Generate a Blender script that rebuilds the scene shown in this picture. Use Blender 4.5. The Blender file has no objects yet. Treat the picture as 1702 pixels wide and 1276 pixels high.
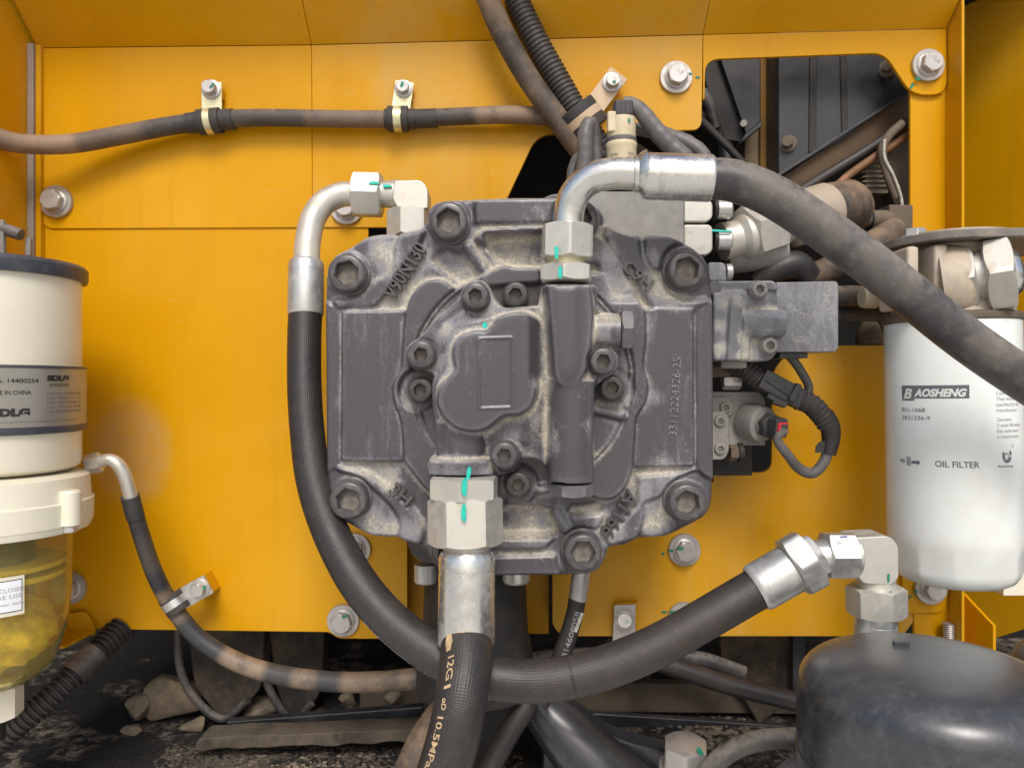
import bpy, bmesh, math, random
import numpy as np
from mathutils import Vector, Matrix, noise as mnoise
random.seed(7)
sc = bpy.context.scene
# ------------------------------------------------------------------ camera, world, sun
U = 1.0 / 2100.0            # one unit = one photo pixel at the front plane of the pump
FD = 1250.0                 # camera distance in units
cam = bpy.data.objects.new('camera', bpy.data.cameras.new('camera'))
sc.collection.objects.link(cam)
cam.location = (0, -FD * U, 0)
cam.rotation_euler = (math.pi / 2, 0, 0)
cam.data.sensor_width = 36.0
cam.data.lens = 36.0 * FD / 1702.0
cam.data.clip_start = 0.02
cam.data.clip_end = 1000
cam.data.dof.use_dof = True
cam.data.dof.focus_distance = (FD - 60) * U
cam.data.dof.aperture_fstop = 11.0
sc.camera = cam
SUN_EL, SUN_AZ = math.radians(46), math.radians(177)     # sun high behind the camera
w = bpy.data.worlds.new('World'); sc.world = w; w.use_nodes = True
wn = w.node_tree
sky = wn.nodes.new('ShaderNodeTexSky'); sky.sky_type = 'NISHITA'; sky.sun_disc = False
sky.sun_elevation = SUN_EL; sky.sun_rotation = SUN_AZ
sky.air_density = 1.0; sky.dust_density = 3.0; sky.ozone_density = 0.2
wn.links.new(sky.outputs[0], wn.nodes['Background'].inputs[0])
wn.nodes['Background'].inputs[1].default_value = 0.105
sl = bpy.data.lights.new('sun', 'SUN'); sl.energy = 1.5; sl.angle = math.radians(22); sl.color = (1, 0.98, 0.95)
so = bpy.data.objects.new('sun', sl); sc.collection.objects.link(so)
# direction towards the sun: Nishita rotation 0 = +Y, clockwise
sd_ = Vector((math.sin(SUN_AZ) * math.cos(SUN_EL), math.cos(SUN_AZ) * math.cos(SUN_EL), math.sin(SUN_EL)))
so.rotation_euler = sd_.to_track_quat('Z', 'Y').to_euler()
so.location = (0, -3, 3)
sc.view_settings.view_transform = 'Standard'; sc.view_settings.look = 'None'
sc.view_settings.gamma = 1.0; sc.view_settings.exposure = 0.5
sc.cycles.max_bounces = 8; sc.cycles.transparent_max_bounces = 12

# ------------------------------------------------------------------ coordinates
def P(u, v, h=0.0):
    s = (FD - h) / FD
    return Vector(((u - 851) * s, -h, (638 - v) * s))
def S(h): return (FD - h) / FD

# ------------------------------------------------------------------ materials
MAT = {}
class N:
    def __init__(s, name):
        s.m = bpy.data.materials.new(name); s.m.use_nodes = True
        s.t = s.m.node_tree; s.b = s.t.nodes['Principled BSDF']
        s.tc = s.t.nodes.new('ShaderNodeTexCoord')
    def noise(s, scale, detail=4, rough=0.6, vec=None, stretch=None, dist=0.0):
        n = s.t.nodes.new('ShaderNodeTexNoise'); n.inputs['Scale'].default_value = scale
        n.inputs['Detail'].default_value = detail; n.inputs['Roughness'].default_value = rough
        n.inputs['Distortion'].default_value = dist
        src = s.tc.outputs['Object']
        if stretch or True:
            mp = s.t.nodes.new('ShaderNodeMapping'); mp.inputs['Scale'].default_value = stretch or (1, 1, 1)
            mp.inputs['Location'].default_value = (random.uniform(-9, 9), random.uniform(-9, 9), random.uniform(-9, 9))
            s.t.links.new(src, mp.inputs[0]); src = mp.outputs[0]
        s.t.links.new(src, n.inputs['Vector'])
        return n.outputs['Fac']
    def ramp(s, fac, a, b, ca=0.0, cb=1.0):
        n = s.t.nodes.new('ShaderNodeMapRange'); n.interpolation_type = 'SMOOTHSTEP'
        n.inputs['From Min'].default_value = a; n.inputs['From Max'].default_value = b
        n.inputs['To Min'].default_value = ca; n.inputs['To Max'].default_value = cb
        s.link(fac, n.inputs['Value']); return n.outputs['Result']
    def link(s, a, b):
        if hasattr(a, 'is_linked') or hasattr(a, 'links'): s.t.links.new(a, b)
        else: b.default_value = a
    def math(s, op, a, b=0.0, clamp=False):
        n = s.t.nodes.new('ShaderNodeMath'); n.operation = op; n.use_clamp = clamp
        s.link(a, n.inputs[0]); s.link(b, n.inputs[1]); return n.outputs[0]
    def mix(s, fac, a, b):
        n = s.t.nodes.new('ShaderNodeMix'); n.data_type = 'RGBA'
        s.link(fac, n.inputs['Factor'])
        for x, i in ((a, 6), (b, 7)):
            if isinstance(x, tuple): n.inputs[i].default_value = (*x, 1)
            else: s.t.links.new(x, n.inputs[i])
        return n.outputs[2]
    def attr(s, name):
        n = s.t.nodes.new('ShaderNodeAttribute'); n.attribute_name = name; return n.outputs['Fac']
    def upness(s):
        g = s.t.nodes.new('ShaderNodeNewGeometry'); x = s.t.nodes.new('ShaderNodeSeparateXYZ')
        s.t.links.new(g.outputs['Normal'], x.inputs[0]); return x.outputs['Z']
    def bump(s, h, strength=0.3, dist=0.001):
        n = s.t.nodes.new('ShaderNodeBump'); n.inputs['Strength'].default_value = strength
        n.inputs['Distance'].default_value = dist
        s.link(h, n.inputs['Height'])
        if s.b.inputs['Normal'].is_linked:
            s.t.links.new(s.b.inputs['Normal'].links[0].from_socket, n.inputs['Normal'])
        s.t.links.new(n.outputs[0], s.b.inputs['Normal'])
    def out(s, col, rough=0.5, metal=0.0, coat=0.0):
        if isinstance(col, tuple): s.b.inputs['Base Color'].default_value = (*col, 1)
        else: s.t.links.new(col, s.b.inputs['Base Color'])
        s.link(rough, s.b.inputs['Roughness']); s.link(metal, s.b.inputs['Metallic'])
        s.b.inputs['Coat Weight'].default_value = coat
        s.b.inputs['Coat Roughness'].default_value = 0.25
        return s.m

def yellow(name, dust=0.25, spot=None):
    n = N(name)
    a = n.noise(5, 5, 0.55, dist=0.4); st = n.noise(14, 4, 0.6, stretch=(1, 1, 0.12)); fine = n.noise(160, 3)
    base = n.mix(n.ramp(a, 0.3, 0.7), (0.60, 0.285, 0.0008), (0.67, 0.332, 0.001))
    f = n.math('MULTIPLY', n.ramp(a, 0.42, 0.72), dust)
    f = n.math('ADD', f, n.math('MULTIPLY', n.ramp(st, 0.5, 0.75), dust * 0.6))
    f = n.math('ADD', f, n.math('MULTIPLY', n.ramp(n.noise(45, 6, 0.7), 0.58, 0.75), dust * 0.5), True)
    c = n.mix(f, base, (0.55, 0.36, 0.13))
    drip = n.ramp(n.noise(55, 5, 0.7, stretch=(1, 1, 0.04), dist=0.3), 0.50, 0.72)
    c = n.mix(n.math('MULTIPLY', drip, 0.13), c, (0.36, 0.165, 0.01))
    haze = n.math('MULTIPLY', n.ramp(n.noise(3.2, 3, 0.5, dist=0.5), 0.56, 0.72), n.ramp(n.noise(70, 5, 0.7), 0.3, 0.7, 0.1, 0.32))
    c = n.mix(haze, c, (0.55, 0.37, 0.17))
    scr = n.ramp(n.noise(30, 2, 0.4, stretch=(0.5, 1, 1.6), dist=2.5), 0.765, 0.775)
    c = n.mix(n.math('MULTIPLY', scr, 0.12), c, (0.72, 0.5, 0.2))
    if spot:
        v_ = n.t.nodes.new('ShaderNodeVectorMath'); v_.operation = 'DISTANCE'; mp = n.t.nodes.new('ShaderNodeMapping'); mp.inputs['Scale'].default_value = (1, 0, 0.8)
        n.t.links.new(n.tc.outputs['Object'], mp.inputs[0]); n.t.links.new(mp.outputs[0], v_.inputs[0]); v_.inputs[1].default_value = (spot[0] * U, 0, spot[1] * 0.8 * U)
        k_ = n.math('ADD', v_.outputs['Value'], n.math('MULTIPLY', n.math('SUBTRACT', n.noise(25, 4), 0.5), 30 * U))
        c = n.mix(n.math('MULTIPLY', n.ramp(k_, spot[2] * 0.55 * U, spot[2] * U, 0.5, 0.0), n.ramp(n.noise(60, 5, 0.7), 0.3, 0.6, 0.5, 1.0)), c, (0.52, 0.33, 0.16))
    spk = n.ramp(n.noise(330, 2, 0.5), 0.70, 0.76)
    c = n.mix(n.math('MULTIPLY', spk, 0.35), c, (0.35, 0.22, 0.10))
    r = n.math('ADD', n.math('MULTIPLY', f, 0.35), n.ramp(fine, 0.3, 0.7, 0.30, 0.38))
    n.bump(n.noise(55, 2, 0.4), 0.08, 0.0006)      # orange peel and slight unevenness
    n.b.inputs['Specular IOR Level'].default_value = 0.2
    return n.out(c, r, 0, 0.0)
def metal(name, col=(0.72, 0.71, 0.67), stain=(0.60, 0.52, 0.40), amt=0.5, rough=0.38, met=0.75, up=0.0):
    n = N(name)
    a = n.noise(25, 6, 0.65); b = n.noise(130, 4, 0.7); g = n.noise(600, 2)
    f = n.math('MULTIPLY', n.ramp(a, 0.42, 0.68), amt)
    f = n.math('ADD', f, n.math('MULTIPLY', n.ramp(b, 0.5, 0.75), amt * 0.7), True)
    if up: f = n.math('ADD', f, n.math('MULTIPLY', n.ramp(n.upness(), 0.2, 1.0), up), True)
    c = n.mix(f, col, stain)
    c = n.mix(n.math('MULTIPLY', n.ramp(n.noise(60, 5, 0.7), 0.62, 0.85), 0.22), c, (0.36, 0.30, 0.22))
    r = n.math('ADD', n.math('MULTIPLY', f, 0.3), n.ramp(b, 0.3, 0.7, rough - 0.06, rough + 0.1))
    m = n.math('MULTIPLY', n.math('SUBTRACT', 1.0, f), met)
    n.bump(g, 0.12, 0.0002); n.bump(b, 0.08, 0.0004)
    return n.out(c, r, m)
def rubber(name, col=(0.030, 0.030, 0.033), dust=(0.16, 0.125, 0.09), amt=0.3, up=0.3, rough=0.5, patch=None, bumps=0.25, scale=1.0, braid=0.0, zones=None):
    n = N(name)
    a = n.noise(16 * scale, 6, 0.65); b = n.noise(110, 4, 0.7)
    f = n.math('MULTIPLY', n.ramp(a, 0.38, 0.66), amt)
    f = n.math('ADD', f, n.math('MULTIPLY', n.ramp(b, 0.5, 0.72), amt * 0.5), True)
    f = n.math('ADD', f, n.math('MULTIPLY', n.math('MULTIPLY', n.ramp(n.upness(), 0.0, 1.0), n.ramp(b, 0.3, 0.6)), up), True)
    c = n.mix(f, col, dust)
    if zones:
        al_ = n.attr('along'); zz_ = 0.0
        for a_, b_, w_ in zones: zz_ = n.math('ADD', zz_, n.math('MULTIPLY', n.math('MULTIPLY', n.ramp(al_, a_ - 12, a_ + 12), n.ramp(al_, b_ - 12, b_ + 12, 1.0, 0.0)), w_))
        zz_ = n.math('MULTIPLY', zz_, n.ramp(n.noise(45, 5, 0.7), 0.30, 0.55, 0.35, 1.0), True)
        c = n.mix(zz_, c, patch)
    elif patch: c = n.mix(n.ramp(n.noise(9, 3, 0.5, dist=0.6), 0.47, 0.53), c, patch)
    spk = n.ramp(n.noise(420, 2), 0.70, 0.75)
    c = n.mix(n.math('MULTIPLY', spk, 0.5), c, (0.28, 0.25, 0.2))
    r = n.math('ADD', n.math('MULTIPLY', f, 0.35), rough, True)
    if braid:
        al = n.attr('along'); ar = n.attr('around')
        w1 = n.math('SINE', n.math('ADD', n.math('MULTIPLY', al, 1.15), n.math('MULTIPLY', ar, 26.0)))
        w2 = n.math('SINE', n.math('SUBTRACT', n.math('MULTIPLY', al, 1.15), n.math('MULTIPLY', ar, 26.0)))
        wv = n.math('MULTIPLY', n.math('MULTIPLY', w1, w2), n.ramp(n.noise(20, 3), 0.35, 0.65, 0.15, 1.0))
        n.bump(wv, braid, 0.0007)
        e_ = n.math('MULTIPLY', n.ramp(n.math('ADD', n.math('MULTIPLY', wv, 0.4), n.noise(60, 5, 0.7)), 0.68, 0.85), 0.55)
        c = n.mix(e_, c, dust)
    n.bump(n.noise(90, 3, 0.6), bumps, 0.0012); n.bump(n.noise(400, 2), 0.15, 0.0003)
    return n.out(c, r)
def plain(name, col, rough=0.5, met=0.0, var=0.25, coat=0.0, dust=None, amt=0.3, scale=30, bump=0.1):
    n = N(name)
    a = n.noise(scale, 5, 0.65)
    c = n.mix(n.ramp(a, 0.3, 0.7), tuple(x * (1 - var) for x in col), tuple(min(1, x * (1 + var)) for x in col))
    f = 0.0
    if dust:
        f = n.math('MULTIPLY', n.ramp(n.noise(scale * 1.7, 6, 0.7), 0.45, 0.7), amt)
        f = n.math('ADD', f, n.math('MULTIPLY', n.ramp(n.upness(), 0.1, 1.0), amt * 0.6), True)
        c = n.mix(f, c, dust)
        r = n.math('ADD', n.math('MULTIPLY', f, 0.4), rough, True)
    else: r = n.ramp(a, 0.3, 0.7, rough - 0.04, rough + 0.06)
    if bump: n.bump(n.noise(scale * 6, 3), bump, 0.0005)
    return n.out(c, r, met, coat)

def cast(name, base=(0.056, 0.050, 0.057), pale=(0.23, 0.228, 0.25), dcol=(0.40, 0.365, 0.295), gain=1.0):
    n = N(name)
    d = n.attr('dust'); e = n.attr('wear')
    big = n.noise(14, 5, 0.6); mid = n.noise(48, 6, 0.75); fine = n.noise(380, 4, 0.75); st = n.noise(80, 6, 0.75, stretch=(1, 1, 0.22), dist=1.2)
    st2 = n.noise(120, 4, 0.7, stretch=(0.25, 1, 1), dist=0.8)
    c = n.mix(n.ramp(fine, 0.3, 0.7), base, tuple(x * 1.12 for x in base))
    # rubbed, chalky film: broad, then streaky
    k = n.math('ADD', n.math('MULTIPLY', d, 1.3), n.math('MULTIPLY', n.math('SUBTRACT', big, 0.5), 1.1))
    k = n.math('ADD', k, n.math('MULTIPLY', n.math('SUBTRACT', st, 0.5), 1.3))
    k = n.math('ADD', k, n.math('MULTIPLY', n.math('SUBTRACT', fine, 0.5), 0.5))
    c = n.mix(n.math('MULTIPLY', n.ramp(k, 0.08, 0.75), 0.9), c, pale)
    w_ = n.math('MULTIPLY', n.ramp(n.math('ADD', n.math('MULTIPLY', e, 1.2), n.math('MULTIPLY', n.math('SUBTRACT', fine, 0.5), 1.6)), 0.25, 0.9), n.ramp(big, 0.4, 0.65, 0.1, 0.5))
    c = n.mix(w_, c, (0.24, 0.24, 0.27))
    # caked dust in the hollows, grainy at its rim
    q = n.math('ADD', n.math('MULTIPLY', d, 1.15 * gain), n.math('MULTIPLY', n.math('SUBTRACT', mid, 0.5), 1.5))
    q = n.math('ADD', q, n.math('MULTIPLY', n.math('SUBTRACT', fine, 0.5), 1.5))
    q = n.math('ADD', q, n.math('MULTIPLY', n.math('SUBTRACT', st2, 0.5), 0.5))
    q = n.math('ADD', q, n.math('MULTIPLY', n.math('SUBTRACT', n.noise(22, 5, 0.7, dist=0.8), 0.5), 1.6))
    q = n.ramp(q, 0.36, 1.0)
    dc = n.mix(n.ramp(big, 0.35, 0.65), dcol, (0.42, 0.41, 0.39)); dc = n.mix(n.ramp(mid, 0.35, 0.7), tuple(x * 0.62 for x in dcol), dc)
    c = n.mix(n.math('MULTIPLY', q, 0.92), c, dc)
    crust = n.ramp(n.math('ADD', n.math('MULTIPLY', d, 0.9), n.math('MULTIPLY', n.math('SUBTRACT', fine, 0.5), 2.4)), 0.68, 1.1)
    c = n.mix(n.math('MULTIPLY', crust, 0.7), c, (0.60, 0.55, 0.46))
    r = n.math('ADD', n.math('MULTIPLY', q, 0.45), n.ramp(mid, 0.3, 0.7, 0.33, 0.45), True)
    n.bump(n.noise(240, 3, 0.6), 0.3, 0.0005); n.bump(q, 0.35, 0.0005); n.bump(fine, 0.15, 0.0003)
    return n.out(c, r, 0.0, 0.3)

M_Y = yellow('yellow_paint', 0.09); M_YL = yellow('yellow_paint_smeared', 0.09, (-190, -40, 100)); M_YD = yellow('yellow_paint_dusty', 0.52)
M_ZN = metal('zinc_fitting', (0.58, 0.58, 0.56), (0.42, 0.38, 0.32), amt=0.4, rough=0.37, met=0.8); M_ZNC = metal('cream_zinc', (0.60, 0.58, 0.52), (0.50, 0.43, 0.32), 0.5, 0.42, 0.62)
M_AL = metal('pale_pipe', (0.66, 0.66, 0.64), (0.52, 0.46, 0.34), 0.35, 0.24, 0.92)
M_BOLT = metal('bolt_zinc', (0.50, 0.48, 0.46), (0.44, 0.36, 0.30), 0.5, 0.42, 0.65)
M_GOLD = metal('passivated_zinc', (0.70, 0.66, 0.42), (0.55, 0.5, 0.38), 0.4, 0.35, 0.7)
M_TANM = metal('dusty_bracket', (0.55, 0.42, 0.28), (0.5, 0.38, 0.26), 0.8, 0.6, 0.2)
M_FERD = metal('dusty_ferrule', (0.42, 0.35, 0.27), (0.38, 0.30, 0.22), 0.9, 0.6, 0.2)
M_RUB = rubber('black_hose', (0.024, 0.022, 0.0225), (0.10, 0.075, 0.055), amt=0.22, up=0.12, rough=0.42, braid=0.2)
M_RUBG = rubber('grey_dusty_hose', (0.038, 0.036, 0.038), (0.20, 0.175, 0.15), 0.5, 0.85, 0.38)
M_RUBB = rubber('brown_dusty_hose', (0.04, 0.035, 0.032), (0.22, 0.15, 0.095), 0.75, 0.5, 0.6)
M_RUBP = rubber('patchy_hose', (0.028, 0.03, 0.035), (0.09, 0.08, 0.07), 0.3, 0.2, 0.5, patch=(0.27, 0.195, 0.13), zones=[(70, 150, 0.15), (195, 235, 0.8), (255, 275, 0.5), (380, 470, 0.85), (525, 570, 0.7), (620, 760, 0.75)])
M_RUBT = rubber('top_hose', (0.045, 0.040, 0.038), (0.2, 0.15, 0.11), 0.4, 0.6, 0.55, patch=(0.30, 0.20, 0.13), zones=[(-20, 170, 0.95), (170, 300, 0.3), (620, 860, 0.35), (960, 1400, 0.75)])
M_RING = rubber('clamp_rubber', (0.025, 0.025, 0.027), (0.12, 0.09, 0.07), 0.3, 0.2, 0.6)
M_CORR = rubber('corrugated_plastic', (0.028, 0.028, 0.029), (0.12, 0.1, 0.085), 0.25, 0.3, 0.45, bumps=0.05)
M_CABLE = rubber('grey_cable', (0.105, 0.10, 0.10), (0.24, 0.21, 0.18), 0.35, 0.5, 0.42, bumps=0.05)
M_CAST = cast('cast_iron_paint'); M_CASTV = cast('valve_paint', (0.12, 0.12, 0.132), (0.28, 0.285, 0.30), (0.46, 0.44, 0.36))
M_SCREW = plain('screw_paint', (0.068, 0.062, 0.066), 0.3, 0.15, 0.2, 0.15, (0.30, 0.28, 0.25), 0.25, 60)
M_PLUG = plain('plug_paint', (0.13, 0.125, 0.135), 0.35, 0.15, 0.2, 0.15, (0.30, 0.28, 0.25), 0.25, 60)
M_SCREWD = plain('screw_dark', (0.045, 0.042, 0.042), 0.4, 0.2, 0.2, 0.1, (0.2, 0.17, 0.13), 0.25, 60)
M_SOCK = plain('socket_dust', (0.17, 0.15, 0.13), 0.7, 0.0, 0.3, 0, (0.40, 0.36, 0.28), 0.55, 80)
M_BLK = plain('black_paint', (0.022, 0.024, 0.030), 0.28, 0.0, 0.2, 0.5, (0.13, 0.12, 0.12), 0.3, 14)
M_DOME = plain('glossy_black_enamel', (0.030, 0.032, 0.038), 0.30, 0.0, 0.25, 0.6, (0.11, 0.108, 0.108), 0.35, 70, 0.05)
M_BLKD = plain('dark_paint_dusty', (0.016, 0.015, 0.014), 0.6, 0.0, 0.4, 0, (0.07, 0.055, 0.04), 0.35, 20)
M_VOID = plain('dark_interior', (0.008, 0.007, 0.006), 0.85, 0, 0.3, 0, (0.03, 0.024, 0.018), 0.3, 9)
M_WHITE = plain('white_enamel', (0.76, 0.79, 0.76), 0.3, 0, 0.04, 0.3, (0.62, 0.56, 0.44), 0.34, 7, 0.03)
M_HEAD = plain('dusty_cast_head', (0.44, 0.38, 0.30), 0.55, 0.1, 0.25, 0, (0.30, 0.20, 0.11), 0.55, 14, 0.3)
M_CREAM = plain('cream_enamel', (0.76, 0.72, 0.58), 0.34, 0, 0.04, 0.25, (0.6, 0.5, 0.36), 0.14, 8, 0.02)
M_SENS = plain('cream_plastic', (0.60, 0.51, 0.34), 0.45, 0, 0.08, 0, (0.45, 0.36, 0.25), 0.4, 40)
M_PRINT = plain('grey_print', (0.13, 0.13, 0.15), 0.6, 0, 0.1, bump=0)
M_PRINTP = plain('pale_grey_print', (0.32, 0.32, 0.34), 0.6, 0, 0.1, bump=0)
M_TEAL = plain('teal_marker', (0.01, 0.50, 0.40), 0.55, 0, 0.25, bump=0)
M_TEALD = plain('green_marker', (0.01, 0.22, 0.14), 0.6, 0, 0.3, bump=0)
M_BLUE = plain('blue_marker', (0.16, 0.17, 0.40), 0.6, 0, 0.25, bump=0)
M_TAN = plain('tan_print', (0.50, 0.36, 0.20), 0.7, 0, 0.25, bump=0, scale=200)
M_PALEP = plain('pale_print', (0.42, 0.40, 0.33), 0.7, 0, 0.25, bump=0, scale=200)
M_RED = plain('red_plastic', (0.50, 0.02, 0.035), 0.4, 0, 0.1)
M_PINK = plain('pink_wire', (0.75, 0.16, 0.20), 0.4, 0, 0.15)
M_PLBK = plain('black_plastic', (0.035, 0.035, 0.037), 0.42, 0, 0.2, 0, (0.13, 0.12, 0.1), 0.25, 40)
M_RUST = plain('rusty_pipe', (0.24, 0.11, 0.045), 0.6, 0.1, 0.35, 0, (0.25, 0.18, 0.11), 0.4, 40)
M_BRNP = plain('dusty_plate', (0.17, 0.15, 0.135), 0.5, 0.2, 0.25, 0, (0.33, 0.28, 0.22), 0.6, 30)
M_GREYB = plain('grey_block', (0.25, 0.24, 0.225), 0.55, 0.15, 0.15, 0, (0.36, 0.33, 0.28), 0.5, 50)
M_TANK = plain('charcoal_tank_paint', (0.016, 0.017, 0.020), 0.42, 0, 0.3, 0.2, (0.06, 0.058, 0.055), 0.35, 25)
M_BRNB = plain('brown_block', (0.115, 0.088, 0.062), 0.7, 0, 0.2, 0, (0.18, 0.135, 0.09), 0.4, 30)
M_BEAM = plain('beam_paint_shaded', (0.075, 0.038, 0.010), 0.6, 0, 0.3, 0, (0.12, 0.08, 0.045), 0.4, 20)  # dark yellow beam paint, darkened in the colour for the shade inside
M_DKY = plain('yellow_paint_shaded', (0.24, 0.115, 0.006), 0.5, 0, 0.2, 0, (0.2, 0.13, 0.07), 0.3, 20)  # yellow paint of the post with the opening's shade put into the colour
M_BEIGE = plain('beige_dusty_paint', (0.24, 0.18, 0.11), 0.7, 0, 0.15)
M_SEAL = plain('grey_sealant', (0.30, 0.25, 0.22), 0.6, 0, 0.15)
M_MUD = plain('caked_mud', (0.075, 0.06, 0.045), 0.95, 0, 0.5, 0, (0.12, 0.095, 0.07), 0.5, 30, 0.9)
M_SOIL = plain('dry_soil', (0.14, 0.11, 0.08), 0.95, 0, 0.45, 0, (0.33, 0.27, 0.2), 0.5, 25, 0.8)
M_STONE = plain('pale_stone', (0.17, 0.132, 0.092), 0.9, 0, 0.4, 0, (0.24, 0.195, 0.14), 0.4, 30, 0.6)
M_GRND = plain('pale_ground', (0.72, 0.68, 0.61), 0.95, 0, 0.2, 0, (0.4, 0.36, 0.3), 0.3, 0.5, 0.3)
M_BAND = plain('printed_metal_band', (0.36, 0.34, 0.29), 0.32, 0.45, 0.1, 0.2, bump=0, scale=12)
M_INK = plain('black_print', (0.02, 0.02, 0.022), 0.5, 0, 0.1, bump=0)
M_NAVY = plain('dark_blue_rim', (0.045, 0.05, 0.065), 0.4, 0.1, 0.2, 0.1, (0.2, 0.18, 0.17), 0.25, 30)
M_LABEL = plain('label_paper', (0.80, 0.82, 0.86), 0.4, 0, 0.03, bump=0)
M_YPL = plain('yellowed_plastic', (0.72, 0.56, 0.16), 0.45, 0, 0.12, bump=0.05)
M_WAX = plain('yellow_sediment', (0.80, 0.60, 0.04), 0.5, 0, 0.3, scale=60, bump=0.8)
def clear():
    n = N('clear_bowl')
    n.b.inputs['Base Color'].default_value = (1.0, 0.90, 0.42, 1)
    n.b.inputs['Roughness'].default_value = 0.06; n.b.inputs['IOR'].default_value = 1.2
    n.b.inputs['Transmission Weight'].default_value = 0.92
    return n.m
M_CLEAR = clear()

# ------------------------------------------------------------------ geometry helpers
class G:
    def __init__(s): s.v = []; s.f = []; s.par = None
    def add(s, v, f):
        o = len(s.v); s.v += [tuple(x) for x in v]; s.f += [tuple(i + o for i in q) for q in f]; return s
def frame(t, ref=None):
    t = Vector(t).normalized()
    r = Vector(ref) if ref is not None else Vector((0, -1, 0))
    n = r - t * r.dot(t)
    if n.length < 0.15: r = Vector((0, 0, 1)); n = r - t * r.dot(t)
    n.normalize(); return t, n, t.cross(n)
def catmull(pts, sub=10):
    P_ = [np.array(p, float) for p in pts]
    if len(P_) < 3: sub_ = sub
    e = [2 * P_[0] - P_[1]] + P_ + [2 * P_[-1] - P_[-2]]
    out = []
    for i in range(1, len(e) - 2):
        for k in range(sub):
            t = k / sub
            a, b, c, d = e[i - 1:i + 3]
            out.append(0.5 * ((2 * b) + (c - a) * t + (2 * a - 5 * b + 4 * c - d) * t * t + (3 * b - a - 3 * c + d) * t ** 3))
    out.append(P_[-1]); return out
def path(pts, sub=10):
    """pts: (u,v,h,R) with R the real radius in units -> dense list of (Vector, R)"""
    q = [(*P(p[0], p[1], p[2]), p[3]) for p in pts]
    d = catmull(q, sub) if len(q) > 2 else [np.array(q[0]) + (np.array(q[1]) - np.array(q[0])) * k / sub for k in range(sub + 1)]
    return [(Vector(x[:3]), float(x[3])) for x in d]
def resample(pp, step):
    out = [pp[0]]; acc = 0
    for i in range(1, len(pp)):
        a, b = pp[i - 1], pp[i]; L = (b[0] - a[0]).length
        while acc + L >= step and L > 1e-9:
            k = (step - acc) / L
            a = (a[0].lerp(b[0], k), a[1] + (b[1] - a[1]) * k); out.append(a)
            L = (b[0] - a[0]).length; acc = 0
        acc += L
    return out
def tube(pp, seg=32, cap=True, ridge=None):
    """pp list of (Vector,R); parallel transported"""
    g = G(); n = len(pp); vs = []; par = []; acc = 0.0
    t0 = (pp[1][0] - pp[0][0]).normalized(); _, nn, bb = frame(t0)
    prev = t0
    for i, (p, r) in enumerate(pp):
        t = (pp[min(i + 1, n - 1)][0] - pp[max(i - 1, 0)][0]).normalized()
        q = prev.rotation_difference(t); nn = q @ nn; nn = (nn - t * nn.dot(t)).normalized(); bb = t.cross(nn); prev = t
        rr = r * (ridge(i) if ridge else 1)
        for k in range(seg):
            a = 2 * math.pi * k / seg + math.pi
            vs.append(p + (nn * math.cos(a) + bb * math.sin(a)) * rr); par.append((acc, a))
        if i < n - 1: acc += (pp[i + 1][0] - p).length
    fs = [(i * seg + k, i * seg + (k + 1) % seg, (i + 1) * seg + (k + 1) % seg, (i + 1) * seg + k) for i in range(n - 1) for k in range(seg)]
    if cap: fs += [tuple(range(seg))[::-1], tuple((n - 1) * seg + k for k in range(seg))]
    g.add(vs, fs); g.par = np.array(par); return g
def lathe(A, D, prof, seg=48, ref=None):
    """prof (dist, radius) along D from A"""
    t, n, b = frame(D, ref); vs = []; fs = []; A = Vector(A); m = len(prof)
    for d, r in prof:
        for k in range(seg):
            a = 2 * math.pi * k / seg; vs.append(A + t * d + (n * math.cos(a) + b * math.sin(a)) * r)
    fs = [(i * seg + k, i * seg + (k + 1) % seg, (i + 1) * seg + (k + 1) % seg, (i + 1) * seg + k) for i in range(m - 1) for k in range(seg)]
    if prof[0][1] > 1e-6: fs.append(tuple(range(seg))[::-1])
    if prof[-1][1] > 1e-6: fs.append(tuple((m - 1) * seg + k for k in range(seg)))
    return G().add(vs, fs)
def nut(A, B, R, rot=0.0, nsides=6, ch=0.5, ref=None):
    """hexagon between A and B, R = half of the width across flats; rot 0 puts a flat towards ref"""
    A, B = Vector(A), Vector(B); L = (B - A).length; t, n, b = frame(B - A, ref); seg = 12 * nsides
    stp = 2 * math.pi / nsides; rows = [[], [], [], []]
    for k in range(seg):
        a = 2 * math.pi * k / seg; m = ((a - rot + stp / 2) % stp) - stp / 2
        rh = R / math.cos(m); c = max(0.0, rh - R * 1.0) * ch + 0.6
        dirv = n * math.cos(a) + b * math.sin(a); rc = R * 0.97
        for j, (z, r) in enumerate(((0, rc), (c, rh), (L - c, rh), (L, rc))): rows[j].append(A + t * z + dirv * r)
    vs = sum(rows, []); fs = [(j * seg + k, j * seg + (k + 1) % seg, (j + 1) * seg + (k + 1) % seg, (j + 1) * seg + k) for j in range(3) for k in range(seg)]
    fs += [tuple(range(seg))[::-1], tuple(3 * seg + k for k in range(seg))]
    return G().add(vs, fs)
def rnd(pts, r=6, n=5):
    """fillet the corners of a polygon; a third value in a point is its own radius"""
    out = []; m = len(pts)
    for i in range(m):
        p0 = Vector(pts[i - 1][:2]); p = Vector(pts[i][:2]); p1 = Vector(pts[(i + 1) % m][:2])
        rr = pts[i][2] if len(pts[i]) > 2 else r
        a, b = (p0 - p), (p1 - p); la, lb = a.length, b.length
        if la < 1e-6 or lb < 1e-6 or rr < 0.3: out.append(tuple(p)); continue
        a /= la; b /= lb; d = min(rr, la * 0.48, lb * 0.48)
        for k in range(n + 1):
            t = k / n; q = (p + a * d) * (1 - t) ** 2 + p * 2 * t * (1 - t) + (p + b * d) * t ** 2; out.append(tuple(q))
    return out
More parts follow.
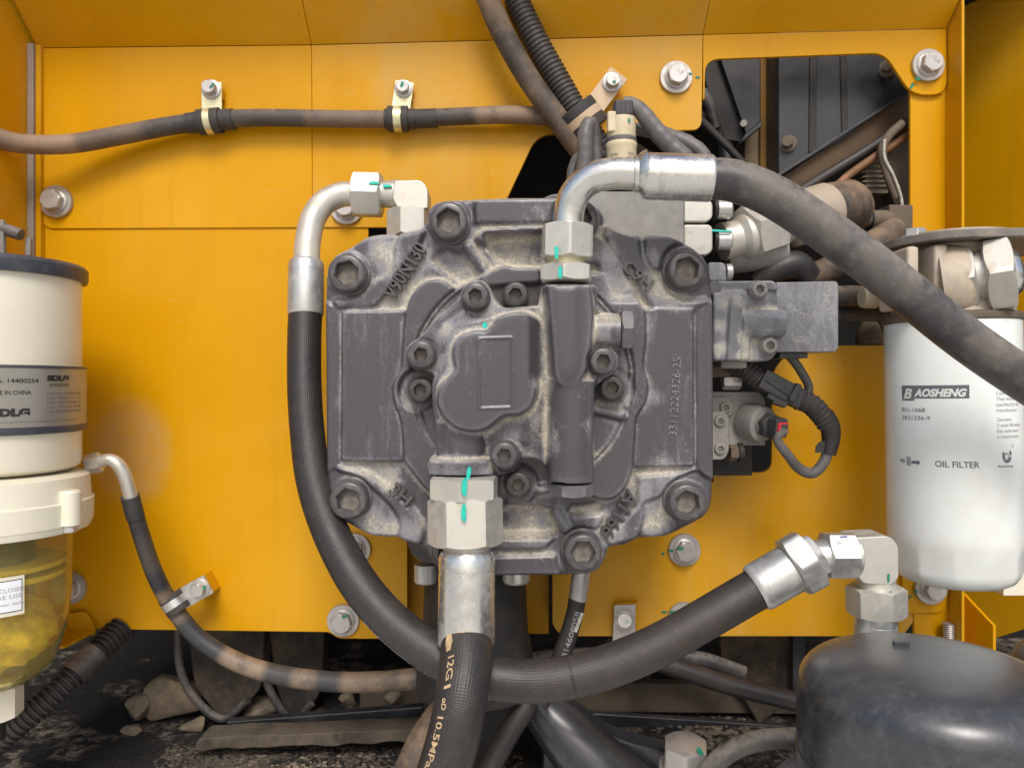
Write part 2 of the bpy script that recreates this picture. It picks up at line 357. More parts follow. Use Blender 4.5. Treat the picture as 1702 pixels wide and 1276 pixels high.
def plate(pts, h, th, r=0, backh=None):
    """pixel polygon with its front face at h and thickness th, straight sides"""
    q = rnd(pts, r) if (r or any(len(p) > 2 for p in pts)) else [p[:2] for p in pts]
    front = [P(x, y, h) for x, y in q]; n = len(q)
    # make the polygon counter-clockwise as seen from the camera
    ar = sum(front[i].x * front[(i + 1) % n].z - front[(i + 1) % n].x * front[i].z for i in range(n))
    if ar < 0: front = front[::-1]
    back = [p + Vector((0, th, 0)) for p in front]
    fs = [tuple(range(n)), tuple(range(2 * n - 1, n - 1, -1))] + [(i, i + n, (i + 1) % n + n, (i + 1) % n) for i in range(n)]
    return G().add(front + back, fs)
def box(x0, x1, y0, y1, z0, z1):
    v = [(x, y, z) for x in (x0, x1) for y in (y0, y1) for z in (z0, z1)]
    return G().add(v, [(0, 1, 3, 2), (4, 6, 7, 5), (0, 4, 5, 1), (2, 3, 7, 6), (0, 2, 6, 4), (1, 5, 7, 3)])
def obox(A, B, wid, thk, ref=(0, -1, 0)):
    """bar from A to B, wid across, thk along ref"""
    A, B = Vector(A), Vector(B); t, n, b = frame(B - A, ref); v = []
    for p in (A, B):
        for i in (-1, 1):
            for j in (-1, 1): v.append(p + b * (i * wid / 2) + n * (j * thk / 2))
    return G().add(v, [(0, 1, 3, 2), (4, 6, 7, 5), (0, 4, 5, 1), (2, 3, 7, 6), (0, 2, 6, 4), (1, 5, 7, 3)])
def merge(*gs):
    g = G()
    for x in gs: g.add(x.v, x.f)
    return g

# ------------------------------------------------------------------ scene graph helpers
LOC = {}
def thing(name, label, cat, loc, group=None, kind=None):
    o = bpy.data.objects.new(name, None); sc.collection.objects.link(o)
    loc = Vector(loc); o.location = loc * U; o.empty_display_size = 0.01
    LOC[o] = loc; o['label'] = label; o['category'] = cat
    if group: o['group'] = group
    return o
def build(name, g, mat, parent=None, bevel=0.0, sharp=35, label=None, seg=2, attrs=None, recalc=True):
    vs = np.array(g.v, float) if not isinstance(g.v, np.ndarray) else g.v
    c = (vs.min(0) + vs.max(0)) / 2
    me = bpy.data.meshes.new(name)
    me.from_pydata(((vs - c) * U).tolist(), [], g.f)
    if getattr(g, 'par', None) is not None and len(g.par) == len(g.v):
        attrs = {'along': g.par[:, 0], 'around': g.par[:, 1]}; recalc = False
    if recalc:
        bm = bmesh.new(); bm.from_mesh(me); bmesh.ops.remove_doubles(bm, verts=bm.verts, dist=1e-7)
        bmesh.ops.recalc_face_normals(bm, faces=bm.faces); bm.to_mesh(me); bm.free()
    if attrs:
        for k, a in attrs.items():
            at = me.attributes.new(k, 'FLOAT', 'POINT'); at.data.foreach_set('value', a.astype(np.float32))
    me.shade_smooth()
    if sharp: me.set_sharp_from_angle(angle=math.radians(sharp))
    me.materials.append(mat); me.update()
    o = bpy.data.objects.new(name, me); sc.collection.objects.link(o)
    c = Vector(c); LOC[o] = c
    if parent is not None:
        o.parent = parent; o.location = (c - LOC[parent]) * U
    else: o.location = c * U
    if bevel:
        b = o.modifiers.new('bevel', 'BEVEL'); b.width = bevel * U; b.segments = seg; b.limit_method = 'ANGLE'
        b.angle_limit = math.radians(35); b.harden_normals = True
    if label: o['label'] = label
    return o
def single(name, g, mat, label, cat, group=None, **k):
    o = build(name, g, mat, **k); o['label'] = label; o['category'] = cat
    if group: o['group'] = group
    return o
def struct(name, g, mat, **k):
    o = build(name, g, mat, **k); o['kind'] = 'structure'; return o
def copy_tree(o, loc, label, rot=None):
    c = o.copy(); sc.collection.objects.link(c); c.location = Vector(loc) * U; c['label'] = label
    if rot is not None: c.rotation_euler = rot
    LOC[c] = Vector(loc)
    for ch in list(o.children):
        d = ch.copy(); sc.collection.objects.link(d); d.parent = c
        for e in list(ch.children):
            f = e.copy(); sc.collection.objects.link(f); f.parent = d
    return c
# text as flat geometry -----------------------------------------------------------
def text_pts(s, size, bold=0.0, shear=0.0, spacing=1.0, extrude=0.0):
    cu = bpy.data.curves.new('t', 'FONT'); cu.body = s; cu.size = size; cu.shear = shear; cu.offset = bold
    cu.space_character = spacing; cu.resolution_u = 3; cu.extrude = extrude; cu.align_x = 'LEFT'
    o = bpy.data.objects.new('t', cu); sc.collection.objects.link(o)
    dg = bpy.context.evaluated_depsgraph_get(); me = bpy.data.meshes.new_from_object(o.evaluated_get(dg))
    v = [tuple(x.co) for x in me.vertices]; f = [tuple(p.vertices) for p in me.polygons]
    bpy.data.objects.remove(o); bpy.data.curves.remove(cu); bpy.data.meshes.remove(me)
    return v, f
def text_flat(s, size, O, X, Zu, width=None, bold=0, extrude=0.0, N_=(0, -1, 0), **k):
    """text starting at O along X, up along Zu; squeezed to width"""
    v, f = text_pts(s, size, bold, extrude=extrude, **k); a = np.array(v)
    x0, x1 = a[:, 0].min(), a[:, 0].max(); kx = (width / (x1 - x0)) if width else 1
    X = Vector(X).normalized(); Zu = Vector(Zu).normalized(); Nv = Vector(N_); O = Vector(O)
    return G().add([O + X * ((p[0] - x0) * kx) + Zu * p[1] + Nv * p[2] for p in v], f)
def text_cyl(s, size, C, R, u0, zbase, width=None, bold=0, off=0.5, **k):
    """text on a vertical cylinder with axis through C; starts at angle where apparent x offset = u0 (units)"""
    v, f = text_pts(s, size, bold, **k); a = np.array(v); x0, x1 = a[:, 0].min(), a[:, 0].max(); kx = (width / (x1 - x0)) if width else 1
    # C, zbase in units; u0 arc length from the front
    vs = []
    for p in v:
        th = (u0 + (p[0] - x0) * kx) / R
        vs.append(Vector((C[0] + math.sin(th) * (R + off), C[1] - math.cos(th) * (R + off), zbase + p[1])))
    return G().add(vs, f)
def text_tube(s, size, pp, s0, ang, off=0.6, bold=0, flip=1, width=None, ref=(0, -1, 0), **k):
    v, f = text_pts(s, size, bold, **k); a = np.array(v); x0, x1 = a[:, 0].min(), a[:, 0].max(); kx = (width / (x1 - x0)) if width else 1
    cum = [0]
    for i in range(1, len(pp)): cum.append(cum[-1] + (pp[i][0] - pp[i - 1][0]).length)
    cum = np.array(cum); vs = []
    ym = size * 0.35
    for p in v:
        d = s0 + (p[0] - x0) * kx; i = min(max(int(np.searchsorted(cum, d)) - 1, 0), len(pp) - 2)
        kk = (d - cum[i]) / (cum[i + 1] - cum[i]); c = pp[i][0].lerp(pp[i + 1][0], kk); R = pp[i][1]
        t, n, b = frame(pp[i + 1][0] - pp[i][0], ref)
        th = ang + flip * (p[1] - ym) / R
        vs.append(c + (n * math.cos(th) + b * math.sin(th)) * (R + off))
    return G().add(vs, f)
def blob(u, v, h, w_, l_, ang=0, seed=1, th=1.0):
    """irregular thin marker stroke facing the camera"""
    rr = random.Random(seed); n = 14; c, s = math.cos(math.radians(ang)), math.sin(math.radians(ang)); pts = []
    for k in range(n):
        a = 2 * math.pi * k / n; e = 1 + rr.uniform(-0.18, 0.18)
        x = math.copysign(abs(math.cos(a)) ** 0.6, math.cos(a)) * w_ / 2 * e; y = math.copysign(abs(math.sin(a)) ** 0.6, math.sin(a)) * l_ / 2 * e
        pts.append((u + x * c - y * s, v + x * s + y * c))
    return plate(pts, h, th)

# ------------------------------------------------------------------ reliefs
class Relief:
    def __init__(s, u0, u1, v0, v1, step, base=0.0):
        a, b = P(u0, v1, base), P(u1, v0, base)
        s.xs = np.arange(a.x, b.x + step, step); s.zs = np.arange(a.z, b.z + step, step); s.step = step
        s.X, s.Z = np.meshgrid(s.xs, s.zs); s.H = np.full(s.X.shape, float(base)); s.D = np.zeros_like(s.H); s.mask = None
    def poly(s, pts, t=0.0, r=5):
        q = rnd(pts, r) if r else pts
        v = np.array([[P(x[0], x[1], t).x, P(x[0], x[1], t).z] for x in q])
        px, pz = s.X, s.Z
        d = np.full(px.shape, 1e12); sg = np.ones(px.shape); n = len(v)
        for i in range(n):
            a, b = v[i], v[i - 1]; e = b - a; wx, wz = px - a[0], pz - a[1]; ee = e @ e
            if ee < 1e-9: continue
            c = np.clip((wx * e[0] + wz * e[1]) / ee, 0, 1)
            bx, bz = wx - e[0] * c, wz - e[1] * c; d = np.minimum(d, bx * bx + bz * bz)
            c1 = pz >= a[1]; c2 = pz < b[1]; c3 = e[0] * wz > e[1] * wx
            m = (c1 & c2 & c3) | (~c1 & ~c2 & ~c3); sg = np.where(m, -sg, sg)
        return sg * np.sqrt(d)
    def circ(s, u, v, r, t=0.0):
        p = P(u, v, t); return np.hypot(s.X - p.x, s.Z - p.z) - r * S(t)
    def seg(s, u0, v0, u1, v1, r, t=0.0):
        a, b = P(u0, v0, t), P(u1, v1, t); ex, ez = b.x - a.x, b.z - a.z
        c = np.clip(((s.X - a.x) * ex + (s.Z - a.z) * ez) / (ex * ex + ez * ez), 0, 1)
        return np.hypot(s.X - a.x - ex * c, s.Z - a.z - ez * c) - r * S(t)
    def put(s, sd, t, w=4.0):
        k = np.clip(0.5 - sd / w, 0, 1); k = k * k * (3 - 2 * k); s.H = s.H * (1 - k) + t * k
    def hi(s, sd, t, w=4.0):       # raise only
        k = np.clip(0.5 - sd / w, 0, 1); k = k * k * (3 - 2 * k); s.H = np.maximum(s.H, s.H * (1 - k) + t * k)
    def barrel(s, u0, v0, u1, v1, r, t, depth):   # cylinder lying in the plane with its crest at t
        a, b = P(u0, v0, t), P(u1, v1, t); ex, ez = b.x - a.x, b.z - a.z; L = math.hypot(ex, ez); ex /= L; ez /= L
        al = (s.X - a.x) * ex + (s.Z - a.z) * ez; ac = -(s.X - a.x) * ez + (s.Z - a.z) * ex; R = r * S(t)
        hh = t - R + np.sqrt(np.clip(R * R - ac * ac, 0, None))
        hh = t - (t - hh) * depth
        ins = (np.abs(ac) < R) & (al > 0) & (al < L); s.H = np.where(ins, np.maximum(s.H, hh), s.H)
    def blur(s, A, n, it=3):
        for _ in range(it):
            for ax in (0, 1):
                pad = [(0, 0), (0, 0)]; pad[ax] = (n + 1, n); C = np.cumsum(np.pad(A, pad, mode='edge'), axis=ax)
                A = (np.take(C, range(2 * n + 1, C.shape[ax]), ax) - np.take(C, range(0, C.shape[ax] - 2 * n - 1), ax)) / (2 * n + 1)
        return A
    def mesh(s, name, mat, parent, sd, back, edge=7.0, extra=None, soft=1, dustgain=1.0):
        H = s.blur(s.H, soft, 2) if soft else s.H
        d = np.clip(-sd, 0, edge); H = H - (edge - np.sqrt(np.clip(edge ** 2 - (edge - d) ** 2, 0, None)))
        bl = s.blur(H, int(7 / s.step), 3); cav = bl - H
        gz, gx = np.gradient(H, s.step); up = np.clip(-gz, 0, 1.2) * 0.9
        dust = np.clip(cav / 7.0, 0, 1) * 0.75 + up * 0.55 + s.D
        if extra is not None: dust = dust + extra
        dust = s.blur(np.clip(dust, 0, 1.3), 1, 1) * dustgain
        wear = np.clip(-cav / 6.0, 0, 1)
        ins = sd < 0; cell = ins[:-1, :-1] | ins[1:, :-1] | ins[:-1, 1:] | ins[1:, 1:]
        sz, sx = np.gradient(sd, s.step); nrm = np.maximum(np.hypot(sx, sz), 1e-6)
        mv = np.where(sd > 0, sd, 0); X = s.X - mv * sx / nrm; Z = s.Z - mv * sz / nrm
        used = np.zeros_like(ins); used[:-1, :-1] |= cell; used[1:, :-1] |= cell; used[:-1, 1:] |= cell; used[1:, 1:] |= cell
        idx = -np.ones(ins.shape, int); idx[used] = np.arange(used.sum())
        V = np.stack([X[used], -H[used], Z[used]], 1)
        i, j = np.nonzero(cell); a, b, c, e = idx[i, j], idx[i, j + 1], idx[i + 1, j + 1], idx[i + 1, j]
        F = np.stack([a, b, c, e], 1)
        # skirt
        E = np.concatenate([F[:, [0, 1]], F[:, [1, 2]], F[:, [2, 3]], F[:, [3, 0]]]); key = np.minimum(E[:, 0], E[:, 1]) * 10000000 + np.maximum(E[:, 0], E[:, 1])
        uq, first, cnt = np.unique(key, return_index=True, return_counts=True); BE = E[first[cnt == 1]]
        bv = np.unique(BE); mp = {int(q): len(V) + k for k, q in enumerate(bv)}
        V2 = V[bv].copy(); V2[:, 1] = -back
        dd = np.concatenate([dust[used], dust[used][bv] * 0.4]); ww = np.concatenate([wear[used], wear[used][bv] * 0])
        fs = F.tolist() + [(int(q[1]), int(q[0]), mp[int(q[0])], mp[int(q[1])]) for q in BE]
        g = G(); g.v = np.concatenate([V, V2]); g.f = fs
        return build(name, g, mat, parent, sharp=50, attrs={'dust': dd, 'wear': ww}, recalc=False)
#@@SCENE

# ================================================================== the sheet metal bay
HP = -280
def fold_up(name_pts, L=260, rise=0.81):
    """sloping plate that rises from the upper edge of a panel towards the camera"""
    (u0, v0), (u1, v1) = name_pts; a, b = P(u0, v0, HP + 1), P(u1, v1, HP + 1); d = Vector((0, -1, rise)).normalized() * L
    nrm = Vector((0, rise, 1)).normalized() * 6
    q = [a, b, b + d, a + d]; vs = q + [p + nrm for p in q]
    return G().add(vs, [(0, 1, 2, 3), (7, 6, 5, 4), (0, 4, 5, 1), (1, 5, 6, 2), (2, 6, 7, 3), (3, 7, 4, 0)])
def panel(name, pts, h, th, mat, label, fold=None, r=0, bev=1.2, fname='folded_top'):
    g = plate(pts, h, th, r)
    vs = np.array(g.v); root = thing(name, label, 'panel', Vector((vs.min(0) + vs.max(0)) / 2), 'bolted sheet panels of the bay')
    build('sheet', g, mat, root, bevel=bev, sharp=30)
    if fold: build(fname, fold_up(fold), mat, root, bevel=1.5, sharp=30)
    return root
panel('upper_panel', [(62, 80, 2), (517.4, 75, 0.2), (519.2, 378, 0.2), (80, 380, 22), (66, 366, 4)], HP, 9, M_Y,
      'clean yellow upper sheet with a single washered bolt in its lower left corner', fold=((62, 80), (517.4, 75)))
panel('upper_panel', [(517.9, 75), (1168.3, 58), (1166, 216, 16), (960, 222), (893, 224, 26), (836, 345), (830, 420), (760, 420), (700, 378), (519.7, 378)], HP, 9, M_YD,
      'dusty yellow upper sheet behind the pump with a slanted cut-out', fold=((517.9, 75), (1168.3, 58)))
pr = panel('upper_panel', [(1168.8, 58, 0.2), (1573, 48, 1), (1574, 158, 26), (1515, 157, 22), (1470, 88, 22), (1172, 99, 24), (1171, 165, 2), (1168.8, 165, 0.2)], HP + 1, 8, M_Y,
      'yellow upper sheet framing the square opening at its top right', fold=((1168.8, 58), (1573, 48)))
rp = panel('corner_post', [(1513, 130), (1575, 130), (1575, 1010), (1513, 1010)], HP - 9, 8, M_Y,
      'upright yellow post right of the square opening, its edge turned forward')
xf = P(1575, 100, HP).x
build('turned_edge', box(xf, xf + 6, -(-232), -(HP - 17), -640, 900), M_Y, rp, bevel=1.5)
panel('lower_panel', [(70, 374), (612, 374), (612, 402, 1), (676, 402, 1), (677, 1061, 2), (562, 1061, 14), (547, 1050, 6), (160, 1045), (70, 1043)], HP - 4, 8, M_YL,
      'large plain yellow lower sheet left of the pump', r=0)
panel('lower_panel', [(918, 800), (1186, 800), (1186, 785), (1283, 785, 22), (1283, 612, 34), (1328, 575, 18), (1700, 571), (1700, 800), (1500, 1057), (935, 1057, 10), (918, 1040, 10)], HP - 4, 8, M_YD,
      'dusty yellow lower sheet right of the pump below the opening')
panel('rear_plate', [(655, 830), (912, 830), (912, 1053), (655, 1053)], HP - 60, 8, M_Y,
      'narrow yellow plate seen in the gap under the pump', r=0)
t = thing('side_panel', 'recessed yellow sheet at the far right behind the post', 'panel', P(1650, 400, -500), 'bolted sheet panels of the bay')
a, b = P(1590, 0, -560), P(1790, 0, -330)
vs = [Vector((a.x, a.y, -640)), Vector((b.x, b.y, -480)), Vector((b.x, b.y, 1000)), Vector((a.x, a.y, 1000))]
build('sheet', G().add(vs + [p + Vector((8, 4, 0)) for p in vs], [(0, 1, 2, 3), (7, 6, 5, 4), (0, 4, 5, 1), (1, 5, 6, 2), (2, 6, 7, 3), (3, 7, 4, 0)]), M_Y, t, bevel=1)
# left side wall with its sealed seam
wl = P(62, 80, HP).x - 10
t = thing('side_panel', 'yellow side sheet at the left edge, running towards the viewer', 'panel', (wl, 100, 200), 'bolted sheet panels of the bay')
build('sheet', box(wl - 8, wl, -60, 300, -560, 900), M_Y, t, bevel=1)
build('seam_strip', box(wl, wl + 13, 262, 271, -560, P(0, 78, HP).z), M_SEAL, t, bevel=2)
build('corner_angle', box(wl + 13, wl + 24, 268, 290, -560, P(0, 78, HP).z), M_Y, t, bevel=2)
g = merge(plate([(60, 78), (67, 78), (72, 1043), (62, 1043)], HP - 2, 6))
build('edge_strip', g, M_Y, t)
# lower right bracket with an upright fin
t = thing('corner_bracket', 'shaded yellow bracket with an upright fin under the oil filter', 'bracket', P(1560, 1040, -270))
build('sheet', plate([(1497, 935), (1600, 935), (1600, 1120), (1519, 1120), (1519, 1021, 1), (1497, 1021, 12), (1497, 1121), (1470, 1121), (1470, 935)], HP - 1, 8), M_Y, t, bevel=1)
build('sheet', plate([(1500, 935), (1580, 935), (1573, 1018, 20), (1500, 1018)], HP + 6, 6, 0), M_Y, t, bevel=1, label='round-cornered upper ply of the bracket')
a = P(1600, 985, HP); zz = P(0, 1120, HP).z
fin = [Vector((a.x, 281, a.z)), Vector((a.x, 281, zz)), Vector((a.x + 14, 205, zz)), Vector((a.x + 14, 205, a.z - 42))]
g = G().add(fin + [p + Vector((6, 0, 0)) for p in fin], [(0, 1, 2, 3), (7, 6, 5, 4), (0, 4, 5, 1), (1, 5, 6, 2), (2, 6, 7, 3), (3, 7, 4, 0)])
build('fin', g, M_Y, t, bevel=1)
st_ = P(1577, 1080, HP + 20)
g = lathe(st_, (0, 0, 1), sum([[(k * 4, 10), (k * 4 + 2, 11.6)] for k in range(14)], []), 24)
single('threaded_stud', g, M_BOLT, 'threaded stud standing up behind the black dome', 'stud')
# bottom left foot bracket
t = thing('foot_bracket', 'small yellow bracket at the lower left corner of the bay behind the clear bowl', 'bracket', P(140, 1050, -260))
build('sheet', plate([(100, 1020), (142, 1016, 6), (156, 1040, 8), (158, 1056), (100, 1056)], HP + 8, 6), M_Y, t, bevel=1)
a, b = P(96, 1046, HP + 6), P(160, 1046, HP + 6)
g = G().add([a, b, b + Vector((-30, -60, -12)), a + Vector((0, -60, -12)), a + Vector((0, 0, -6)), b + Vector((0, 0, -6)), b + Vector((-30, -60, -18)), a + Vector((0, -60, -18))],
            [(0, 1, 2, 3), (7, 6, 5, 4), (0, 4, 5, 1), (1, 5, 6, 2), (2, 6, 7, 3), (3, 7, 4, 0)])
build('flange', g, M_Y, t, bevel=1)
# filler cap just peeping in at the top
c = P(286, -34, -190); dr = Vector((0, -0.62, -0.78)).normalized()
t = thing('round_lamp', 'cream round lamp half cut off by the top edge of the photo', 'lamp', c)
build('lens', lathe(c - dr * 30, dr, [(0, 62), (20, 62), (32, 55), (38, 40), (40, 0)], 48), M_CREAM, t)
build('bezel', lathe(c - dr * 30, dr, [(0, 70), (14, 70), (18, 64), (18, 60)], 48), M_BLKD, t)

# ================================================================== ground and dark interior
struct('ground', box(-40000, 40000, -60000, 60000, -2310, -2300), M_GRND)
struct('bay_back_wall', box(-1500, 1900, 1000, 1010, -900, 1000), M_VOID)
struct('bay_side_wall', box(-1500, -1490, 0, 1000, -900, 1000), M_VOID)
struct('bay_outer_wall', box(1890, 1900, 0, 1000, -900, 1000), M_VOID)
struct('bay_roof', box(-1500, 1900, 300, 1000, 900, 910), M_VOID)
# ledge of the belly pan below the pump
rr = random.Random(3)
def rough_sheet(x0, x1, y0, y1, z, amp, nx, ny, fall=0.0):
    vs = []
    for j in range(ny + 1):
        for i in range(nx + 1):
            x = x0 + (x1 - x0) * i / nx; y = y0 + (y1 - y0) * j / ny
            vs.append((x, y, z + rr.uniform(-amp, amp)))
    return G().add(vs, [(j * (nx + 1) + i, j * (nx + 1) + i + 1, (j + 1) * (nx + 1) + i + 1, (j + 1) * (nx + 1) + i) for j in range(ny) for i in range(nx)])
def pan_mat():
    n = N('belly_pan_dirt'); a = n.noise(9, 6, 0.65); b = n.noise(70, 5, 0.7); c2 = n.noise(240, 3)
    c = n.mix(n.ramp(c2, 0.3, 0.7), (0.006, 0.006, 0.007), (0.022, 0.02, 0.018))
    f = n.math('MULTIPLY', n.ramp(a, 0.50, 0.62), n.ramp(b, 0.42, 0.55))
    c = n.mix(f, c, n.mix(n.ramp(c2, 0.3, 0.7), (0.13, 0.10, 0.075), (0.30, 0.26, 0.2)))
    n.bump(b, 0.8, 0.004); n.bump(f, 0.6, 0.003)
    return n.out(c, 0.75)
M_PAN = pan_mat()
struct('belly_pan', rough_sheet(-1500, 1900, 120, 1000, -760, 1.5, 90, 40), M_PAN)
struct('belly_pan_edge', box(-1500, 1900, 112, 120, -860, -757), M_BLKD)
def flakes(x0, x1, y0, y1, n, smin, smax, seed, flat=0.5):
    r2 = random.Random(seed); g = G()
    for _ in range(n):
        x, y = r2.uniform(x0, x1), r2.uniform(y0, y1); s_ = r2.uniform(smin, smax) ; m = r2.choice((5, 6, 7))
        a0 = r2.uniform(0, 6); b_ = [Vector((x + math.cos(a0 + 6.283 * k / m) * s_ * r2.uniform(0.7, 1.1), y + math.sin(a0 + 6.283 * k / m) * s_ * r2.uniform(0.7, 1.1), -761)) for k in range(m)]
        hh = s_ * flat * r2.uniform(0.5, 1.2); cx = Vector((x, y, 0))
        t_ = [Vector((cx.x + (p.x - cx.x) * r2.uniform(0.5, 0.8), cx.y + (p.y - cx.y) * r2.uniform(0.5, 0.8), -761 + hh * r2.uniform(0.7, 1.2))) for p in b_]
        g.add(b_ + t_, [tuple(range(m, 2 * m))] + [(k, (k + 1) % m, m + (k + 1) % m, m + k) for k in range(m)])
    return g
o = build('loose_grit', merge(flakes(-720, -100, 160, 330, 2600, 1.5, 6, 5), flakes(-200, 900, 160, 700, 700, 1.5, 5, 6)), M_MUD, sharp=20); o['kind'] = 'stuff'
o['label'] = 'grey grit and dirt lying on the belly pan'
o = build('mud_flakes', merge(flakes(-560, 20, 180, 300, 500, 3, 8, 8, 0.35), flakes(140, 480, 300, 500, 160, 4, 11, 9, 0.25), flakes(320, 560, 380, 480, 200, 4, 9, 10, 0.4)), M_SOIL, sharp=20); o['kind'] = 'stuff'
o['label'] = 'cracked dry mud flakes on the belly pan'
def rock(u, v, h, r, seed, label, flat=0.8, mat=None):
    r2 = random.Random(seed); bm = bmesh.new(); bmesh.ops.create_icosphere(bm, subdivisions=4, radius=1)
    c = P(u, v, h); pl = [(Vector((r2.gauss(0, 1), r2.gauss(0, 1), r2.gauss(0, 1))).normalized(), r2.uniform(0.45, 0.8)) for _ in range(14)]
    for p in bm.verts:
        for nv, dd_ in pl:
            e_ = p.co.dot(nv) - dd_
            if e_ > 0: p.co -= nv * e_ * 0.93
        p.co *= 1 + 0.05 * mnoise.noise(p.co * 3.1 + nv * 5) + 0.03 * mnoise.noise(p.co * 9); p.co.x *= r; p.co.y *= r * 0.8; p.co.z *= r * flat
    g = G().add([c + p.co for p in bm.verts], [tuple(x.index for x in f.verts) for f in bm.faces]); bm.free()
    return single('rock', g, mat or M_STONE, label, 'stone', 'broken stones on the belly pan', sharp=28)
rock(292, 1160, -460, 74, 1, 'largest broken brown stone, on the belly pan under the lower left hose clamp')
rock(236, 1178, -440, 42, 2, 'pale wedge shaped stone left of the largest stone')
rock(222, 1212, -390, 32, 3, 'flat pale stone lowest of the left heap', 0.4)
rock(322, 1206, -400, 32, 4, 'elongated tan stone below the largest stone', 0.7)
rock(440, 1178, -470, 62, 5, 'tan lump of soil half behind the hanging rubber loop', 0.5, M_SOIL)
rock(576, 1160, -400, 26, 6, 'small tan stone on the dark rail left of the printed hose', 0.8)
rock(655, 1156, -400, 28, 7, 'crumbly soil lump on the rail nearest the printed hose', 0.8, M_SOIL)
# rails and hanging things in the dark
def rail(u0, v0, u1, v1, h, wd, th, mat, label, name='frame_rail', **k):
    return single(name, obox(P(u0, v0, h), P(u1, v1, h), wd, th), mat, label, 'rail', bevel=3, **k)
rail(380, 1205, 705, 1180, -345, 26, 24, M_BLK, 'dark blue-black rail lying across behind the grit')
r3 = random.Random(12); up_ = [(330 + k * 20, 1226 - k * 0.8 + r3.uniform(-1.5, 1.5)) for k in range(20)]; dn_ = [(720 - k * 20, 1232 + k * 0.8 + r3.uniform(-3, 2)) for k in range(21)]
single('mud_bank', plate(up_ + dn_, -262, 60, 12), M_MUD, 'crumbly edged bank of dry mud before the dark blue-black rail', 'mud', bevel=3)
rail(600, 1150, 1340, 1158, -470, 66, 30, M_BRNB, 'brown dusty crossmember deep under the pump')
rail(940, 1190, 1320, 1215, -430, 30, 20, M_BLK, 'black curved-edged rail below the brown crossmember')
g = tube(resample(path([(880, 1096, -330, 16), (940, 1090, -330, 16), (1060, 1086, -330, 16), (1160, 1094, -330, 16), (1240, 1120, -330, 16)]), 8), 24)
single('rubber_bumper', g, M_RUBG, 'dusty black tube just under the right lower sheet', 'tube')
def ulobe(u0, u1, v0, vb, h, label):
    th = rubber('tread_%d' % u0, (0.02, 0.018, 0.016), (0.11, 0.085, 0.06), 0.8, 0.3, 0.8)
    r_ = thing('track_lug', label, 'track part', P((u0 + u1) / 2, vb, h), 'lugs hanging in the dark behind the bay')
    um = (u0 + u1) / 2; w2 = (u1 - u0)
    build('lug', plate([(u0 + 14, v0), (u1, v0), (u1 - 6, vb - 46, 20), (um + 16, vb, 12), (um - 8, vb - 4, 14), (u0 + 26, vb - 54, 20)], h, 60), th, r_, bevel=4)
    build('rim', tube(resample(path([(u0, v0, h + 14, 9), (u0 + 2, vb - 90, h + 14, 9), (u0 + 22, vb - 40, h + 14, 9), (um, vb + 2, h + 14, 9), (um + w2 * 0.32, vb - 30, h + 14, 8)]), 6), 16), M_RUBG, r_)
ulobe(296, 440, 1040, 1192, -430, 'left of the two pointed rubber lugs hanging under the left sheet')
ulobe(432, 540, 1040, 1196, -470, 'right of the two pointed rubber lugs, nearer the printed hose')
t = thing('track_plate', 'mud streaked rectangular plate hanging under the right sheet', 'plate', P(1290, 1120, -430))
build('plate', plate([(1195, 1040), (1315, 1040), (1312, 1165), (1262, 1205), (1235, 1160), (1200, 1120)], -430, 40), rubber('streaked_dirt', (0.03, 0.024, 0.018), (0.16, 0.12, 0.08), 0.8, 0.2, 0.85), t, bevel=4)
build('upright', plate([(1318, 1040), (1338, 1040), (1338, 1170), (1318, 1170)], -400, 20), M_BLK, t, bevel=2)
# swing arm casting at the bottom centre
g = tube(resample(path([(872, 1130, -190, 30), (905, 1180, -180, 42), (950, 1230, -165, 55), (1010, 1290, -150, 62), (1100, 1380, -140, 70)]), 8), 40)
single('black_casting', g, M_BLK, 'smooth black curved casting under the pump at the bottom edge', 'casting')
g = plate([(905, 1165, 20), (960, 1180, 40), (1010, 1222, 40), (1080, 1244, 60), (1150, 1262, 20), (1190, 1330), (900, 1330)], -175, 60)
single('mounting_plate', g, M_BLK, 'black plate with dry mud beside the curved casting', 'plate', bevel=6)
g = plate([(700, 1188, 6), (890, 1130), (885, 1180), (820, 1300), (690, 1300)], -210, 30)
single('skid_plate', g, M_BLKD, 'dark slanted plate behind the printed hose', 'plate', bevel=3)
c = P(1138, 1262, -110)
t = thing('hex_bolt', 'big hexagon bolt with a green mark at the bottom edge', 'bolt', c)
build('head', nut(c + Vector((0, 0, -12)), c + Vector((0, -8, 34)), 36, 0.3), M_BOLT, t)
build('washer', lathe(c + Vector((0, 0, -20)), (0, -0.2, 1), [(0, 46), (8, 46), (8, 20)], 40), M_BOLT, t)
build('paint_mark', blob(1164, 1248, -70, 8, 16, -30, 4), M_TEALD, t)
